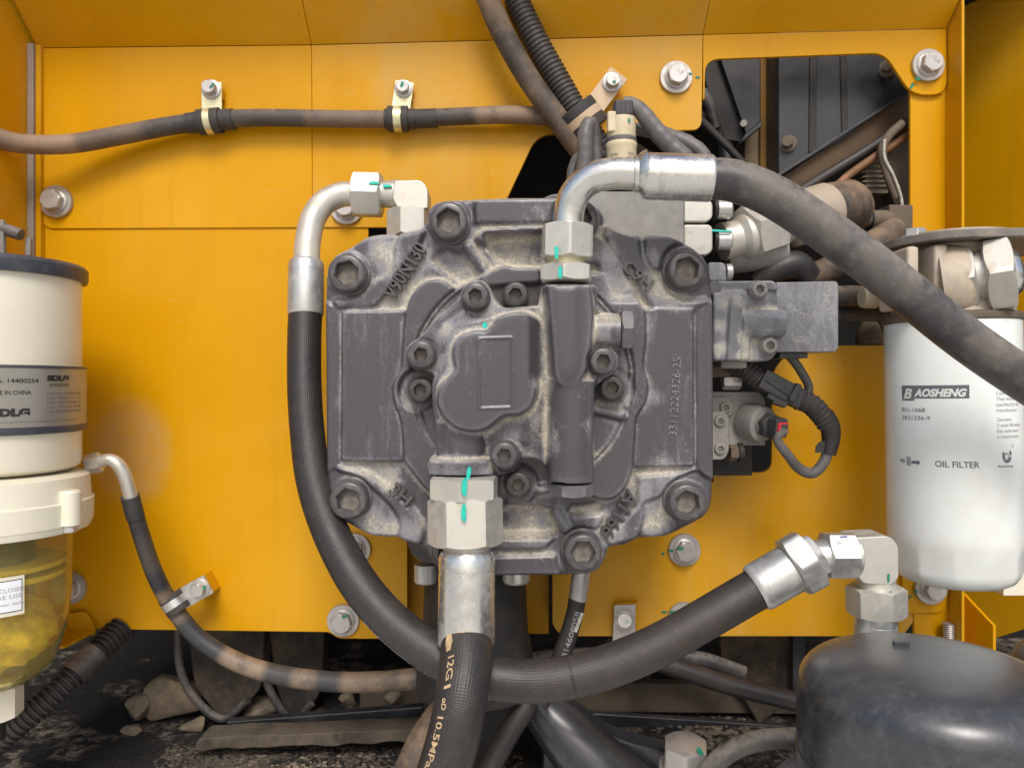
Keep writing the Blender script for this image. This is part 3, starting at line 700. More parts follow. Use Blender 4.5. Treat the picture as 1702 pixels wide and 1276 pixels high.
# hoses at the bottom right
def hose(label, pts, mat, cat='hose', name='rubber_hose', seg=28, step=6, group=None, **k):
    return single(name, tube(resample(path(pts), step), seg, **k), mat, label, cat, group)
hose('grey hose arching from the bottom edge behind the black dome', [(1165, 1300, -60, 17), (1195, 1262, -60, 17), (1240, 1236, -60, 17), (1300, 1226, -60, 17), (1400, 1228, -60, 17)], M_RUBG)
hose('short pale grey hose at the foot of the black dome', [(1290, 1300, -30, 16), (1320, 1275, -30, 16), (1370, 1262, -30, 16), (1420, 1260, -30, 16)], M_CABLE)
hose('plain black hose slanting down to the black dome', [(1060, 1085, -240, 18), (1120, 1108, -235, 19), (1220, 1140, -225, 19), (1320, 1164, -215, 19), (1420, 1190, -200, 19)], M_RUB)
hose('dusty brown hose end emerging beside the printed hose', [(752, 1170, -20, 26), (730, 1195, -20, 28), (705, 1240, -10, 32), (680, 1300, 0, 34), (660, 1340, 0, 34)], M_RUBB)
hose('black hose slanting down left behind the curved casting', [(890, 1150, -140, 17), (870, 1180, -130, 19), (835, 1235, -110, 21), (800, 1300, -90, 22)], M_RUB)
def corr(amp=0.13, per=2): return lambda i: 1 + amp * (1 if (i // per) % 2 else -1)
single('corrugated_conduit', tube(resample(path([(-40, 1262, -120, 19), (30, 1205, -140, 20), (100, 1142, -180, 22), (160, 1085, -240, 24), (225, 1020, -330, 26)]), 2.6), 24, ridge=corr()), M_CORR,
       'ribbed black conduit at the lower left behind the clear bowl', 'conduit')
ww = P(0, 0, 0)
single('tape_wrap', tube(resample(path([(122, 1122, -196, 27), (162, 1083, -238, 28)]), 5), 24), M_RUBG, 'grey tape wrapped round the ribbed conduit at the lower left', 'tape')
# dark support tube below the pump
g = lathe(P(790, 1140, -180), (0, 0, 1), [(0, 112), (60, 110), (110, 100), (200, 96), (260, 96)], 48)
single('support_tube', g, M_BLKD, 'wide matt black tube standing under the pump', 'tube')

# ================================================================== inside the square opening
def sheet(name, pts, h, th, mat, label, cat, r=0, bev=2, **k):
    return single(name, plate(pts, h, th, r), mat, label, cat, bevel=bev, **k)
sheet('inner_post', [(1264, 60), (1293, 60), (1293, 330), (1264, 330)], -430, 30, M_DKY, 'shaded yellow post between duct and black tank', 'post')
sheet('inner_post', [(1238, 60), (1266, 60), (1266, 350), (1238, 350)], -445, 30, M_BEIGE, 'beige dusty strip left of the shaded yellow post', 'post')
t = thing('air_duct', 'glossy black folded duct in the left of the square opening', 'duct', P(1220, 150, -380))
build('front_face', plate([(1188, 70), (1264, 70), (1264, 203), (1240, 222)], -385, 30), M_TANK, t, bevel=2)
build('lower_lip', plate([(1240, 222), (1264, 203), (1268, 208), (1232, 236)], -370, 40), M_TANK, t, bevel=1)
build('side_face', plate([(1150, 70), (1189, 70), (1240, 222), (1230, 236), (1205, 232)], -400, 30), M_BLKD, t, bevel=2)
build('bolt', nut(P(1236, 205, -386), P(1236, 205, -372), 7), M_BOLT, t)
hose('black bent pipe seen through the left of the opening', [(1165, 190, -420, 15), (1185, 200, -420, 16), (1202, 230, -420, 18), (1208, 270, -420, 20)], M_TANK, 'pipe', 'bent_pipe')
hose('thin dark strut slanting across the bottom of the opening', [(1160, 195, -330, 8), (1215, 250, -330, 8), (1260, 300, -330, 8)], M_BLKD, 'strut', 'strut')
hose('dusty pipe end behind the black duct', [(1168, 150, -400, 10), (1180, 180, -400, 12), (1190, 215, -400, 10)], M_RUBG, 'pipe', 'bent_pipe')
t = thing('black_tank', 'black tank with upright pressed grooves in the square opening', 'tank', P(1400, 180, -360))
build('shell', plate([(1294, 40), (1530, 40), (1530, 142), (1508, 152), (1400, 232), (1294, 292)], -352, 120), M_TANK, t, bevel=3)
for (a0, a1, b0, b1, wd) in ((1352, 40, 1350, 254, 16), (1400, 40, 1404, 222, 14)):
    build('groove_shade', obox(P(a0, a1, -351), P(b0, b1, -351), wd, 5), M_BLKD, t, bevel=2)  # raised dark strip whose colour stands in for a groove's shade
build('bottom_rim', obox(P(1292, 293, -349), P(1512, 152, -349), 7, 10), M_TANK, t, bevel=2)
for (a0, a1, rr_) in ((1310, 240, 15), (1474, 116, 15)):
    c = P(a0, a1, -352)
    s_ = build('flange_bolt', lathe(c, (-0.5, -1, 0), [(0, rr_ * 1.25), (6, rr_ * 1.2), (8, rr_ * 0.7), (8, 0)], 28), M_BRNB, t)
    build('head', nut(c + Vector((-3, -8, 0)), c + Vector((-9, -20, 0)), 10), M_BRNB, s_)
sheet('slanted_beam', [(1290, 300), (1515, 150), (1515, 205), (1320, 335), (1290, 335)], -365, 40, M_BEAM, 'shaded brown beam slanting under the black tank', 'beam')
hose('black hose running under the slanted beam', [(1280, 350, -340, 9), (1350, 305, -340, 10), (1440, 250, -340, 10), (1530, 190, -340, 10)], M_RUB)
hose('rusty brown pipe slanting in the right of the opening', [(1395, 305, -330, 8), (1415, 288, -330, 8), (1470, 250, -330, 8), (1530, 212, -330, 8)], M_RUST, 'pipe', 'rusty_pipe')
sheet('machine_part', [(1470, 235, 10), (1513, 225), (1513, 345), (1490, 345), (1466, 290, 10)], -360, 40, M_BRNB, 'dust brown housing behind the thin wire at the right of the opening', 'housing')
t = thing('ribbed_coupling', 'dust brown ribbed coupling left of the thin wire', 'coupling', P(1450, 290, -350))
for k in range(6):
    build('rib', box(P(1430 + k, 0, -345).x, P(1482, 0, -345).x, 345, 375, P(0, 268 + k * 8 + 3, -345).z, P(0, 268 + k * 8, -345).z), M_BRNB, t, bevel=1)
build('core', box(P(1440, 0, -345).x, P(1478, 0, -345).x, 350, 390, P(0, 320, -345).z, P(0, 262, -345).z), M_BRNB, t)
single('wire', tube(resample(path([(1470, 232, -300, 3.2), (1470, 262, -300, 3.2), (1484, 290, -300, 3.2), (1496, 322, -300, 3.2), (1500, 345, -300, 3)]), 4), 12), M_PALEP, 'thin pale wire hanging at the right of the opening', 'wire')
single('wire', tube(resample(path([(1500, 205, -310, 9), (1478, 225, -310, 9), (1466, 250, -310, 9), (1474, 290, -310, 8), (1490, 330, -310, 8)]), 4), 16), M_BRNB, 'thick brown cable looped behind the thin pale wire', 'cable')
# grey brown block with fittings beside the post
t = thing('manifold_block', 'dust brown square block with two stubby fittings beside the post', 'block', P(1495, 380, -300))
build('body', plate([(1478, 340), (1518, 340), (1518, 470), (1478, 470)], -285, 60), M_BRNB, t, bevel=3)
for (vv, r_) in ((365, 19), (398, 19)):
    a = P(1478, vv, -300); f_ = build('fitting', lathe(a, (-1, 0, 0), [(0, r_), (38, r_), (40, r_ - 3), (58, r_ - 5), (62, r_ - 9), (62, 0)], 32), M_BRNB, t)
    build('groove_ring', lathe(a + Vector((-38, 0, 0)), (-1, 0, 0), [(0, r_ + .6), (3, r_ + .6), (3, 4)], 32), M_BLKD, f_)
hose('dust brown bent hose behind the grey upper hose, right of the valve box', [(1380, 492, -200, 20), (1420, 492, -205, 20), (1465, 496, -215, 21), (1520, 500, -225, 21)], M_RUBB)
single('pale_fitting', lathe(P(1432, 494, -160), (1, 0, 0), [(0, 19), (8, 21), (26, 21), (30, 17), (44, 17), (44, 0)], 32), M_SENS, 'pale round pipe fitting behind the grey upper hose', 'fitting')
hose('dark hose crossing below the bent brown hose', [(1380, 520, -230, 15), (1440, 522, -235, 15), (1530, 524, -240, 15)], M_RUBB)
single('valve_cap', lathe(P(1445, 572, -300), (0, 0, 1), [(0, 26), (20, 26), (40, 18), (52, 10), (52, 0)], 32), M_BRNB, 'small brown round cap low behind the valve box', 'cap')
single('ribbed_hose', tube(resample(path([(1200, 438, -170, 15), (1260, 442, -170, 16), (1330, 446, -175, 17)]), 3), 24, ridge=corr(0.1)), M_CORR, 'ribbed black hose above the valve box', 'hose')
hose('soft black wrapped hose above the valve box', [(1255, 470, -160, 20), (1285, 450, -150, 24), (1322, 440, -150, 26), (1345, 462, -160, 24)], M_RUB)
hose('shaded brown hose crossing right above the valve box', [(1310, 470, -190, 22), (1370, 450, -190, 24), (1440, 410, -200, 24), (1490, 380, -230, 24)], M_RUBB)
sheet('rear_bracket', [(1284, 420), (1298, 420), (1298, 470), (1284, 470)], -220, 10, M_Y, 'small yellow tab seen above the valve box', 'bracket')

#@@PUMP
# ================================================================== the hydraulic pump
pump = thing('hydraulic_pump', 'large dark grey cast pump with raised lettering in the middle of the bay', 'pump', (0, 120, 0))
R1 = Relief(534, 1192, 322, 964, 1.5)
out = [(541, 500), (542, 455, 30), (556, 424, 20), (578, 414, 18), (612, 391, 14), (655, 387, 5), (660, 392, 3), (668, 386, 4), (700, 379, 8), (711, 368, 8), (711, 352, 16), (722, 337, 14), (742, 333, 14),
       (783, 331, 8), (860, 328), (962, 329, 8), (986, 334, 14), (1002, 352, 16), (1006, 372, 8), (1022, 385, 10), (1050, 394, 8), (1062, 388, 5), (1068, 394, 3), (1078, 389, 6), (1112, 391, 16), (1148, 408, 14),
       (1172, 428, 14), (1182, 455, 14), (1184, 500), (1185, 780), (1184, 838, 26), (1172, 858, 18), (1140, 876, 14), (1108, 892, 14), (1062, 894, 8), (1040, 906, 8), (1012, 909, 8), (1006, 930, 20), (990, 952, 18),
       (966, 955, 10), (930, 956, 6), (830, 957), (760, 955, 16), (728, 948, 18), (715, 925, 12), (700, 908, 8), (668, 897, 4), (660, 893, 3), (640, 893, 12), (612, 890, 14), (578, 870, 12), (556, 858, 16), (546, 836, 16), (543, 790)]
SD = R1.poly(out, 0, 6)
R1.H[:] = 0
# arms with raised bands, pockets beside them
R1.put(R1.poly([(664, 390), (706, 380), (698, 404), (668, 446), (640, 492), (622, 512), (560, 514), (552, 498), (600, 490), (620, 468), (650, 452), (655, 432), (654, 408)], 12, 7), 13, 9)
R1.put(R1.poly([(1008, 372), (1064, 394), (1068, 425), (1080, 452), (1100, 462), (1108, 485), (1135, 500), (1180, 496), (1182, 520), (1090, 520), (1055, 470), (1018, 420), (1002, 392)], 12, 7), 12, 10)
R1.put(R1.poly([(1072, 392), (1118, 392), (1152, 410), (1130, 416), (1112, 432), (1108, 450), (1082, 446), (1070, 422)], 10, 8), 10, 9)
R1.put(R1.poly([(1185, 780), (1158, 778), (1120, 800), (1100, 826), (1068, 836), (1072, 865), (1060, 895), (1010, 908), (1010, 890), (1060, 840), (1060, 790)], 10, 9), 11, 10)
R1.put(R1.poly([(542, 770), (566, 784), (604, 800), (630, 822), (650, 842), (664, 868), (663, 898), (700, 906), (706, 880), (688, 850), (650, 812), (610, 785)], 10, 9), 11, 10)
R1.put(R1.poly([(540, 500), (564, 512), (566, 772), (542, 786), (534, 786), (534, 500)], 4, 4), 4, 6)
R1.put(R1.poly([(1156, 512), (1192, 496), (1192, 800), (1168, 790), (1157, 775)], 8, 5), 8, 6)
# flat pads left and right
R1.put(R1.poly([(567, 516), (676, 514), (690, 640), (676, 768), (566, 767)], 14, 4), 15, 4)
R1.put(R1.poly([(1060, 511), (1154, 513), (1155, 775), (1040, 778)], 13, 5), 14, 4)
# central butterfly plate
CP = R1.poly([(700, 466, 24), (735, 462, 24), (756, 480, 12), (800, 470), (900, 456), (1000, 452), (1040, 466, 20), (1072, 512, 14), (1074, 560, 14), (1068, 610, 12), (1078, 640, 12), (1074, 668, 14), (1056, 692, 12),
              (1052, 780), (1044, 808, 22), (1020, 832, 26), (990, 830, 22), (968, 812, 12), (900, 822), (800, 834), (745, 846, 8), (700, 806, 12), (672, 768, 12), (668, 700), (656, 672, 14), (652, 640, 14), (668, 612, 12), (670, 560), (676, 500, 18)], 20, 16)
R1.put(CP, 24, 5)
R1.put(R1.circ(868, 628, 186, 24), 25, 2)
R1.put(np.abs(R1.circ(868, 628, 184, 24)) - 1.6, 12, 3)
R1.put(R1.circ(868, 628, 180, 24), 14, 3)
for a, b, r_ in ((698, 647, 34), (1018, 645, 34), (861, 805, 34)): R1.put(R1.circ(a, b, r_, 12), 10, 8)
R1.put(R1.poly([(815, 474), (905, 466), (905, 512), (812, 512)], 18, 8), 8, 6)
R1.hi(R1.seg(985, 680, 1034, 692, 7, 24), 24, 8)
R1.hi(R1.poly([(796, 462, 16), (832, 438, 20), (872, 436, 20), (902, 450, 10), (902, 470), (800, 478)], 26, 14), 26, 8)
# top window and its bar
R1.put(R1.poly([(790, 330), (1010, 328), (968, 372), (784, 372)], 8, 6), 9, 8)
R1.put(R1.poly([(786, 400, 16), (800, 378, 12), (960, 374), (1000, 396), (1010, 430), (960, 446), (905, 400), (806, 404)], 16, 8), 16, 7)
R1.put(R1.poly([(806, 398, 10), (908, 392, 6), (910, 448, 6), (852, 450, 12), (826, 436, 10), (810, 414, 8)], -24, 6), -22, 9)
R1.put(R1.poly([(716, 432, 14), (744, 414, 12), (776, 430, 10), (800, 460, 10), (770, 476, 12), (738, 452, 14)], -14, 8), -14, 14)
R1.hi(R1.seg(778, 410, 808, 452, 8, 14), 13, 11)
R1.put(R1.poly([(960, 400), (1000, 398), (1040, 450), (1062, 500), (1010, 500), (990, 440)], 4, 12), 14, 16)
# bottom window and its bar
R1.put(R1.poly([(800, 862, 10), (846, 836, 10), (900, 838, 8), (930, 850, 8), (925, 884, 8), (905, 888, 6), (845, 892, 10)], -20, 8), -22, 10)
R1.hi(R1.seg(926, 856, 944, 880, 8, 12), 12, 10)
R1.put(R1.poly([(946, 852, 6), (1000, 848, 8), (1002, 868, 10), (990, 880, 10), (950, 882, 8)], 8, 6), 8, 8)
R1.put(R1.poly([(948, 838), (998, 834), (1000, 850), (944, 852)], -12, 5), -12, 8)
R1.put(R1.poly([(735, 895, 10), (900, 893, 12), (924, 893, 8), (905, 914, 10), (745, 914, 10)], 14, 6), 14, 8)
R1.put(R1.poly([(760, 926), (925, 922), (932, 956), (760, 956)], 9, 6), 9, 7)
# bolt bosses
BIG = [(575, 453), (745, 366), (963, 362), (1142, 447), (1143, 836), (969, 919), (748, 916), (578, 832)]
for a, b in BIG:
    R1.put(R1.circ(a, b, 44, 2), 0, 10); R1.put(R1.circ(a, b, 37, 2), 3, 4)
# pockets caked in pale dust
rs = np.random.RandomState(4)
def patch(R, u, v, r, amt):
    p = P(u, v, 0); d = np.hypot(R.X - p.x, R.Z - p.z); return amt * np.exp(-(d / r) ** 2)
ex = np.zeros_like(R1.H)
for (u, v, r, am) in ((640, 425, 24, .75), (630, 404, 20, .4), (705, 430, 22, .75), (680, 470, 22, .7), (655, 505, 22, .45), (850, 425, 40, .7), (760, 450, 24, .55), (722, 520, 26, .4), (700, 560, 24, .3), (1045, 540, 26, .5),
                      (1020, 480, 34, .55), (1035, 610, 26, .4), (1090, 480, 26, .6), (1120, 495, 22, .5), (1085, 430, 20, .4), (1010, 420, 20, .4), (615, 865, 28, .75), (650, 880, 18, .7), (600, 790, 24, .45), (650, 800, 20, .5), (690, 880, 22, .6),
                      (1085, 870, 20, .85), (1110, 850, 24, .5), (1010, 880, 24, .7), (1060, 820, 22, .45), (880, 865, 36, .7), (1000, 850, 20, .4), (1095, 790, 40, .4), (1020, 790, 22, .35), (1080, 660, 18, .3), (800, 385, 16, .4), (905, 350, 30, .2),
                      (1000, 385, 14, .5), (640, 780, 20, .4), (790, 905, 30, .2), (900, 940, 30, .12)):
    ex += patch(R1, u, v, r, am)
ex *= (R1.H < 14.2) * 0.75 + 0.3
cover = R1.mesh('end_cover', M_CAST, pump, SD, -130, 8, ex)
# pump body behind the cover
build('housing', plate([(560, 430, 60), (1170, 430, 60), (1170, 850, 60), (900, 900, 80), (840, 900, 80), (560, 850, 60)], -60, 150, 10), M_CAST, pump, bevel=6)
build('lower_flange', plate([(672, 893), (752, 893), (740, 935, 20), (712, 938, 10), (686, 925, 10)], -90, 60), M_CAST, pump, bevel=4)
build('drain_plug', lathe(P(708, 968, -110), (0, 0, 1), [(0, 18), (3, 21), (34, 21), (34, 0)], 32), M_ZN, pump)
build('drain_plug', lathe(P(858, 968, -70), (0, 0, 1), [(0, 20), (4, 24), (20, 24), (20, 0)], 32), M_ZN, pump)
# raised lettering
def cast_text(s, size, u, v, h, ang, width, label=None, mat=None, bold=0.0, ext=2.2, par=None, name='raised_lettering'):
    a = math.radians(ang); g = text_flat(s, size, P(u, v, h), (math.cos(a), 0, math.sin(a)), (-math.sin(a), 0, math.cos(a)), width, bold, extrude=ext)
    return build(name, g, mat or M_CAST, par or pump, sharp=40)
cast_text('V90N130', 33, 656, 500, 9, 58, 102, bold=0.7, ext=7, mat=M_SCREW)
cast_text('C9H', 28, 1032, 446, 13, -42, 56, bold=0.6, ext=7, mat=M_SCREW)
cast_text('A1166', 34, 1044, 812, 8, -124, 84, bold=0.6, ext=7, mat=M_SCREW)
cast_text('3H', 28, 646, 816, 8, -38, 38, bold=0.6, ext=7, mat=M_SCREW)
M_STAMP = plain('stamped_grey', (0.17, 0.17, 0.18), 0.5, 0, 0.4, scale=200, bump=0)
cast_text('33112224326-25', 19, 1124, 724, 15.9, 86.5, 128, mat=M_STAMP, ext=0.25, name='stamped_serial')
# socket head screws
def screw(u, v, h, R, hexr, H, par, mat=M_SCREW, label=None, depth=None, wash=True, rot=0.2):
    c = P(u, v, h); D = Vector((0, -1, 0)); A = c - D * H; seg = 48; t, n, b = frame(D); dep = depth or H * 0.62
    rows = []; vs = []
    def row(z, fr): rows.append(len(vs)); vs.extend([A + t * z + (n * math.cos(6.28318 * k / seg) + b * math.sin(6.28318 * k / seg)) * fr(6.28318 * k / seg) for k in range(seg)])
    def hx(a, f=1.0):
        m = ((a - rot + math.pi / 6) % (math.pi / 3)) - math.pi / 6; return hexr * f / math.cos(m)
    row(0, lambda a: R * .99); row(H - R * .16, lambda a: R); row(H - R * .05, lambda a: R * .95); row(H, lambda a: R * .86)
    row(H, lambda a: hx(a, 1.08)); row(H - 1.6, lambda a: hx(a, 1.0)); row(H - dep, lambda a: hx(a, .97))
    fs = [(rows[j] + k, rows[j] + (k + 1) % seg, rows[j + 1] + (k + 1) % seg, rows[j + 1] + k) for j in range(len(rows) - 1) for k in range(seg)]
    s = build('cap_screw', G().add(vs, fs), mat, par, sharp=40, label=label)
    build('socket', lathe(c - D * (dep - 0.3), D, [(0, hexr * 1.1), (0.2, hexr * 1.1), (1.2, hexr * .3), (1.2, 0)], 24), M_SOCK, s)
    if wash:
        build('washer', lathe(A - D * 3, D, [(0, R * 1.13), (4, R * 1.13), (5, R * 1.08), (5, R * .9)], 48), mat, s)
    return s
for i, (a, b) in enumerate(BIG): screw(a, b, 34, 31.5 * S(34), 17.5, 30, pump, rot=0.25 + i * 0.37)
GA = 30
for a, b, m_, rr_ in ((698, 648, M_SCREWD, 20), (1018, 645, M_SCREWD, 20), (861, 806, M_SCREWD, 21), (857, 489, M_SCREWD, 21)):
    hh = 50
    screw(a, b, hh, rr_ * S(hh), 9.5 * S(hh), 26, pump, m_, label='darker recessed cap screw', rot=a * .1)

# ------------------------------------------------------------------ gear pump on the front of the cover
gear = thing('gear_pump', 'smaller cast pump with cloverleaf boss, bolted on the front of the large pump', 'pump', (0, -60, 0))
R2 = Relief(664, 1066, 448, 838, 1.25, 18)
B0 = 17
GO = R2.poly([(762, 492, 24), (778, 466, 14), (806, 462, 16), (824, 500, 10), (838, 513, 6), (896, 512, 6), (903, 474), (992, 472), (992, 516), (1036, 521, 3), (1036, 579, 3), (1018, 580), (1030, 586, 18), (1030, 614, 22), (1006, 634, 12), (988, 642, 6), (989, 800), (913, 808),
              (908, 780, 10), (890, 762, 12), (866, 762, 10), (860, 786, 14), (838, 790, 16), (820, 792), (716, 792), (707, 776, 10), (724, 752, 8), (722, 700), (716, 650, 14), (722, 622, 10), (700, 616, 14), (674, 606, 18), (672, 576, 20), (696, 560, 12), (722, 528, 24), (750, 506, 16)], 45, 8)
R2.H[:] = B0
R2.put(GO, 46, 3)
# sloping shoulders round the lobes
BO = R2.poly([(812, 520), (860, 500), (905, 490), (905, 760), (850, 735), (800, 750), (722, 760), (722, 680), (712, 640), (740, 600), (738, 560), (760, 530)], 60, 30)
R2.put(BO, 60, 30)
CL = R2.poly([(825, 526), (844, 519), (871, 516), (897, 526), (911, 549), (913, 578), (912, 605), (895, 628), (894, 654), (884, 680), (864, 692), (838, 692), (825, 703), (811, 715), (788, 720), (759, 715), (734, 695), (723, 670), (727, 641), (746, 624), (755, 611), (750, 591), (752, 568), (765, 554), (792, 547), (808, 549), (820, 535)], 98, 9)
R2.put(CL, 98, 7)
RE = R2.poly([(795, 563), (851, 561), (852, 677), (797, 679)], 98, 2)
R2.put(np.abs(RE) - 1.2, 100.6, 2.5)
R2.put(RE + 2, 97.5, 2.5)
# right column: upper block tapering to a tongue, lower round column
R2.put(R2.poly([(890, 470), (994, 470), (994, 650), (890, 640)], 60, 20), 62, 30)
R2.barrel(954, 630, 951, 806, 39, 98, 0.95)
R2.put(R2.poly([(905, 470), (984, 470), (990, 520, 10), (984, 590, 20), (974, 626, 14), (955, 643, 14), (935, 645, 12), (918, 628, 10), (914, 560)], 98, 6), 99, 9)
R2.put(R2.poly([(918, 474), (962, 474), (962, 612, 20), (945, 632, 14), (928, 620, 14), (920, 560)], 102, 10), 103, 22)
# side port boss to the right
R2.put(R2.poly([(985, 518), (1034, 522), (1034, 576), (985, 590)], 40, 3), 40, 6)
R2.barrel(984, 549, 1036, 549, 27, 74, 0.95)
# outlet at the lower left, spreading to a round foot
R2.barrel(764, 700, 766, 768, 43, 80, 0.75)
R2.hi(R2.poly([(707, 792), (709, 776, 10), (724, 763, 8), (805, 763, 8), (822, 778, 8), (822, 794)], 84, 3), 66, 9)
R2.barrel(764, 766, 764, 793, 57, 96, 0.6)
# bolt bosses
GB = [(790, 491, 27, 60), (699, 589, 28, 60), (1003, 600, 27, 70), (838, 757, 27, 76)]
for a, b, r_, t_ in GB:
    R2.put(R2.circ(a, b, r_ + 1, t_), t_ - 16, 5)
ex = np.zeros_like(R2.H)
for (u, v, r, am) in ((895, 505, 18, .8), (820, 512, 20, .6), (745, 560, 22, .6), (740, 600, 14, .5), (905, 640, 16, .7), (890, 690, 26, .6), (905, 730, 22, .5), (850, 725, 24, .6), (720, 740, 14, .4), (760, 768, 26, .4), (1000, 520, 24, .6), (990, 570, 20, .5),
                      (985, 740, 12, .7), (970, 700, 18, .35), (975, 560, 16, .3), (720, 620, 12, .5), (880, 752, 14, .9), (815, 775, 12, .7), (1005, 575, 14, .3), (803, 620, 8, .2), (720, 780, 16, .4)):
    ex += patch(R2, u * 1.0, v, r, am)
ex *= (R2.H < 97)
R2.mesh('body', M_CAST, gear, GO - 2.5, 10, 6, ex * 0.85)
for a, b, r_, t_ in GB: screw(a, b, t_ + 12, (r_ - 5) * S(t_ + 12), 9.5, 26, gear, rot=b * .3)
# column walls to the rear so that the blocks have depth
build('plug', nut(P(951, 803, 64), P(951, 823, 64), 32, ref=(0, -1, 0)), M_PLUG, gear)
build('plug', nut(P(1030, 549, 48), P(1050, 549, 48), 29, ref=(0, -1, 0.6)), M_PLUG, gear)
build('paint_mark', blob(806, 541, 97, 8, 10, 0, 3, 3), M_TEAL, gear)
build('paint_mark', blob(779, 786, 114, 7, 20, 12, 5, 6), M_TEAL, gear)

# ================================================================== valve gear to the right of the pump
reg = thing('regulator_valve', 'dusty grey regulator box with two socket screws, sticking out right of the pump', 'valve', P(1260, 530, -60))
R3 = Relief(1180, 1322, 460, 606, 1.3, -40)
V0 = -40
VO = R3.poly([(1184, 466, 3), (1288, 465, 9), (1296, 473, 8), (1298, 512, 3), (1310, 516, 10), (1313, 545, 20), (1300, 560, 8), (1296, 588, 10), (1284, 600, 10), (1184, 600, 3)], -20, 3)
R3.H[:] = -34
R3.put(R3.poly([(1186, 484), (1247, 482, 8), (1250, 510), (1250, 600), (1196, 602), (1186, 600)], -10, 6), -16, 5)
R3.put(R3.poly([(1214, 492, 6), (1234, 492, 6), (1233, 602), (1208, 602)], -10, 3), -9, 5)
R3.barrel(1236, 537, 1312, 537, 25, -4, 0.9)
R3.put(R3.poly([(1184, 463), (1296, 463), (1296, 482), (1184, 484)], -20, 3), -26, 4)
R3.put(R3.circ(1264, 479, 15, -20), -28, 3); R3.put(R3.circ(1280, 573, 15, -20), -28, 3)
ex = np.zeros_like(R3.H)
for (u, v, r, am) in ((1200, 540, 10, 1.1), (1200, 580, 12, 1.1), (1240, 560, 12, 1.1), (1258, 590, 18, .8), (1240, 590, 14, .9), (1235, 500, 12, .6), (1205, 500, 12, .8), (1280, 555, 16, .5), (1225, 490, 12, .4), (1195, 480, 14, .4)):
    ex += patch(R3, u, v, r, am)
R3.mesh('body', M_CASTV, reg, VO, -130, 4, ex * 0.8)
for a, b in ((1264, 480), (1281, 574)): screw(a, b, -14, 13.5, 6.4, 12, reg, M_GREYB, rot=.4)
def attr_part(name, g, mat, par, **k):
    o = build(name, g, mat, par, **k); me = o.data
    for nm in ('dust', 'wear'):
        at = me.attributes.new(nm, 'FLOAT', 'POINT'); at.data.foreach_set('value', np.full(len(me.vertices), 0.28 if nm == 'dust' else 0.3, np.float32))
    return o
attr_part('cover_box', plate([(1290, 469, 3), (1390, 467, 3), (1394, 472, 3), (1394, 578, 3), (1388, 585, 3), (1290, 585, 3)], -46, 90), M_CASTV, reg, bevel=3)
attr_part('stub', plate([(1178, 436, 3), (1206, 436, 8), (1208, 467), (1178, 467)], -50, 40), M_CASTV, reg, bevel=3)
build('plug', lathe(P(1206, 452, -66), (1, 0, 0), [(0, 14), (9, 14), (11, 12), (11, 0)], 28), M_BOLT, reg)
build('cap_screw', lathe(P(1186, 479, -28), (0, -1, 0), [(0, 12), (6, 12), (7, 9), (7, 0)], 28), M_CASTV, reg)
build('cap_screw', lathe(P(1186, 565, -28), (0, -1, 0), [(0, 12), (6, 12), (7, 9), (7, 0)], 28), M_CASTV, reg)
build('under_clip', plate([(1296, 586), (1343, 586), (1343, 595), (1296, 595)], -60, 40), M_PLBK, reg, bevel=1)
build('lower_lug', plate([(1198, 599), (1242, 600), (1242, 612), (1198, 612)], -45, 40), M_GREYB, reg, bevel=3)
# block above the pump
t = thing('port_block', 'plain grey metal block behind the top right of the pump', 'block', P(1060, 360, -70))
build('body', plate([(962, 318), (1137, 318), (1137, 430), (962, 430)], -62, 110), M_GREYB, t, bevel=2)
build('back_cover', plate([(900, 330), (915, 322, 10), (965, 318), (965, 345), (900, 345)], -50, 60), M_CAST, t, bevel=4)
# split flanges with cap bolts
def flange(v0, v1, sv, label, mark):
    t = thing('split_flange', label, 'flange', P(1160, (v0 + v1) / 2, -90), 'split flange halves beside the grey block')
    build('half', plate([(1137, v0), (1180, v0, 4), (1185, v0 + 6, 4), (1185, v1 - 8, 8), (1176, v1, 8), (1137, v1)], -62, 60), M_ZNC, t, bevel=3)
    a = P(1186, sv, -84); s_ = build('bolt', lathe(a, (1, 0, 0), [(0, 17), (28, 17), (31, 14), (31, 0)], 32), M_ZN, t)
    build('washer', lathe(a, (1, 0, 0), [(-1, 20), (5, 20), (5, 10)], 32), M_BLKD, s_)
    if mark: build('paint_mark', obox(P(1178, sv - 17, -64), P(1216, sv - 15, -64), 3.5, 2, (0, -1, 0.5)), M_TEAL, s_)
    return t
flange(332, 369, 348, 'upper half of the pale split flange with its bolt', False)
flange(373, 424, 400, 'lower half of the pale split flange with a teal stripe on its bolt', True)
# big suction fitting and hose
t = thing('pressure_hose', 'thick dust brown hose with pale hexagon fitting behind the grey upper hose', 'hose', P(1300, 370, -110))
a, b = P(1200, 402, -118), P(1246, 392, -124)
build('neck', lathe(a, b - a, [(0, 34), (30, 33), (40, 42), (52, 42)], 40), M_ZNC, t)
d = (P(1480, 318, -230) - P(1240, 394, -122)).normalized(); a = P(1236, 392, -122)
build('hex_nut', nut(a, a + d * 66, 47, 0.35), M_ZNC, t)
build('cone', lathe(a + d * 66, d, [(0, 44), (30, 38), (45, 40)], 48), M_ZNC, t)
build('ferrule', lathe(a + d * 98, d, [(0, 40), (6, 50), (96, 51), (100, 48), (100, 44)], 48), M_FERD, t)
pp = [(a + d * 192, 47.0), (a + d * 222, 47.0), (a + d * 248 + Vector((0, 6, -2)), 46.5), (a + d * 268 + Vector((0, 26, -8)), 45.0), (a + d * 280 + Vector((0, 60, -20)), 44.0)]
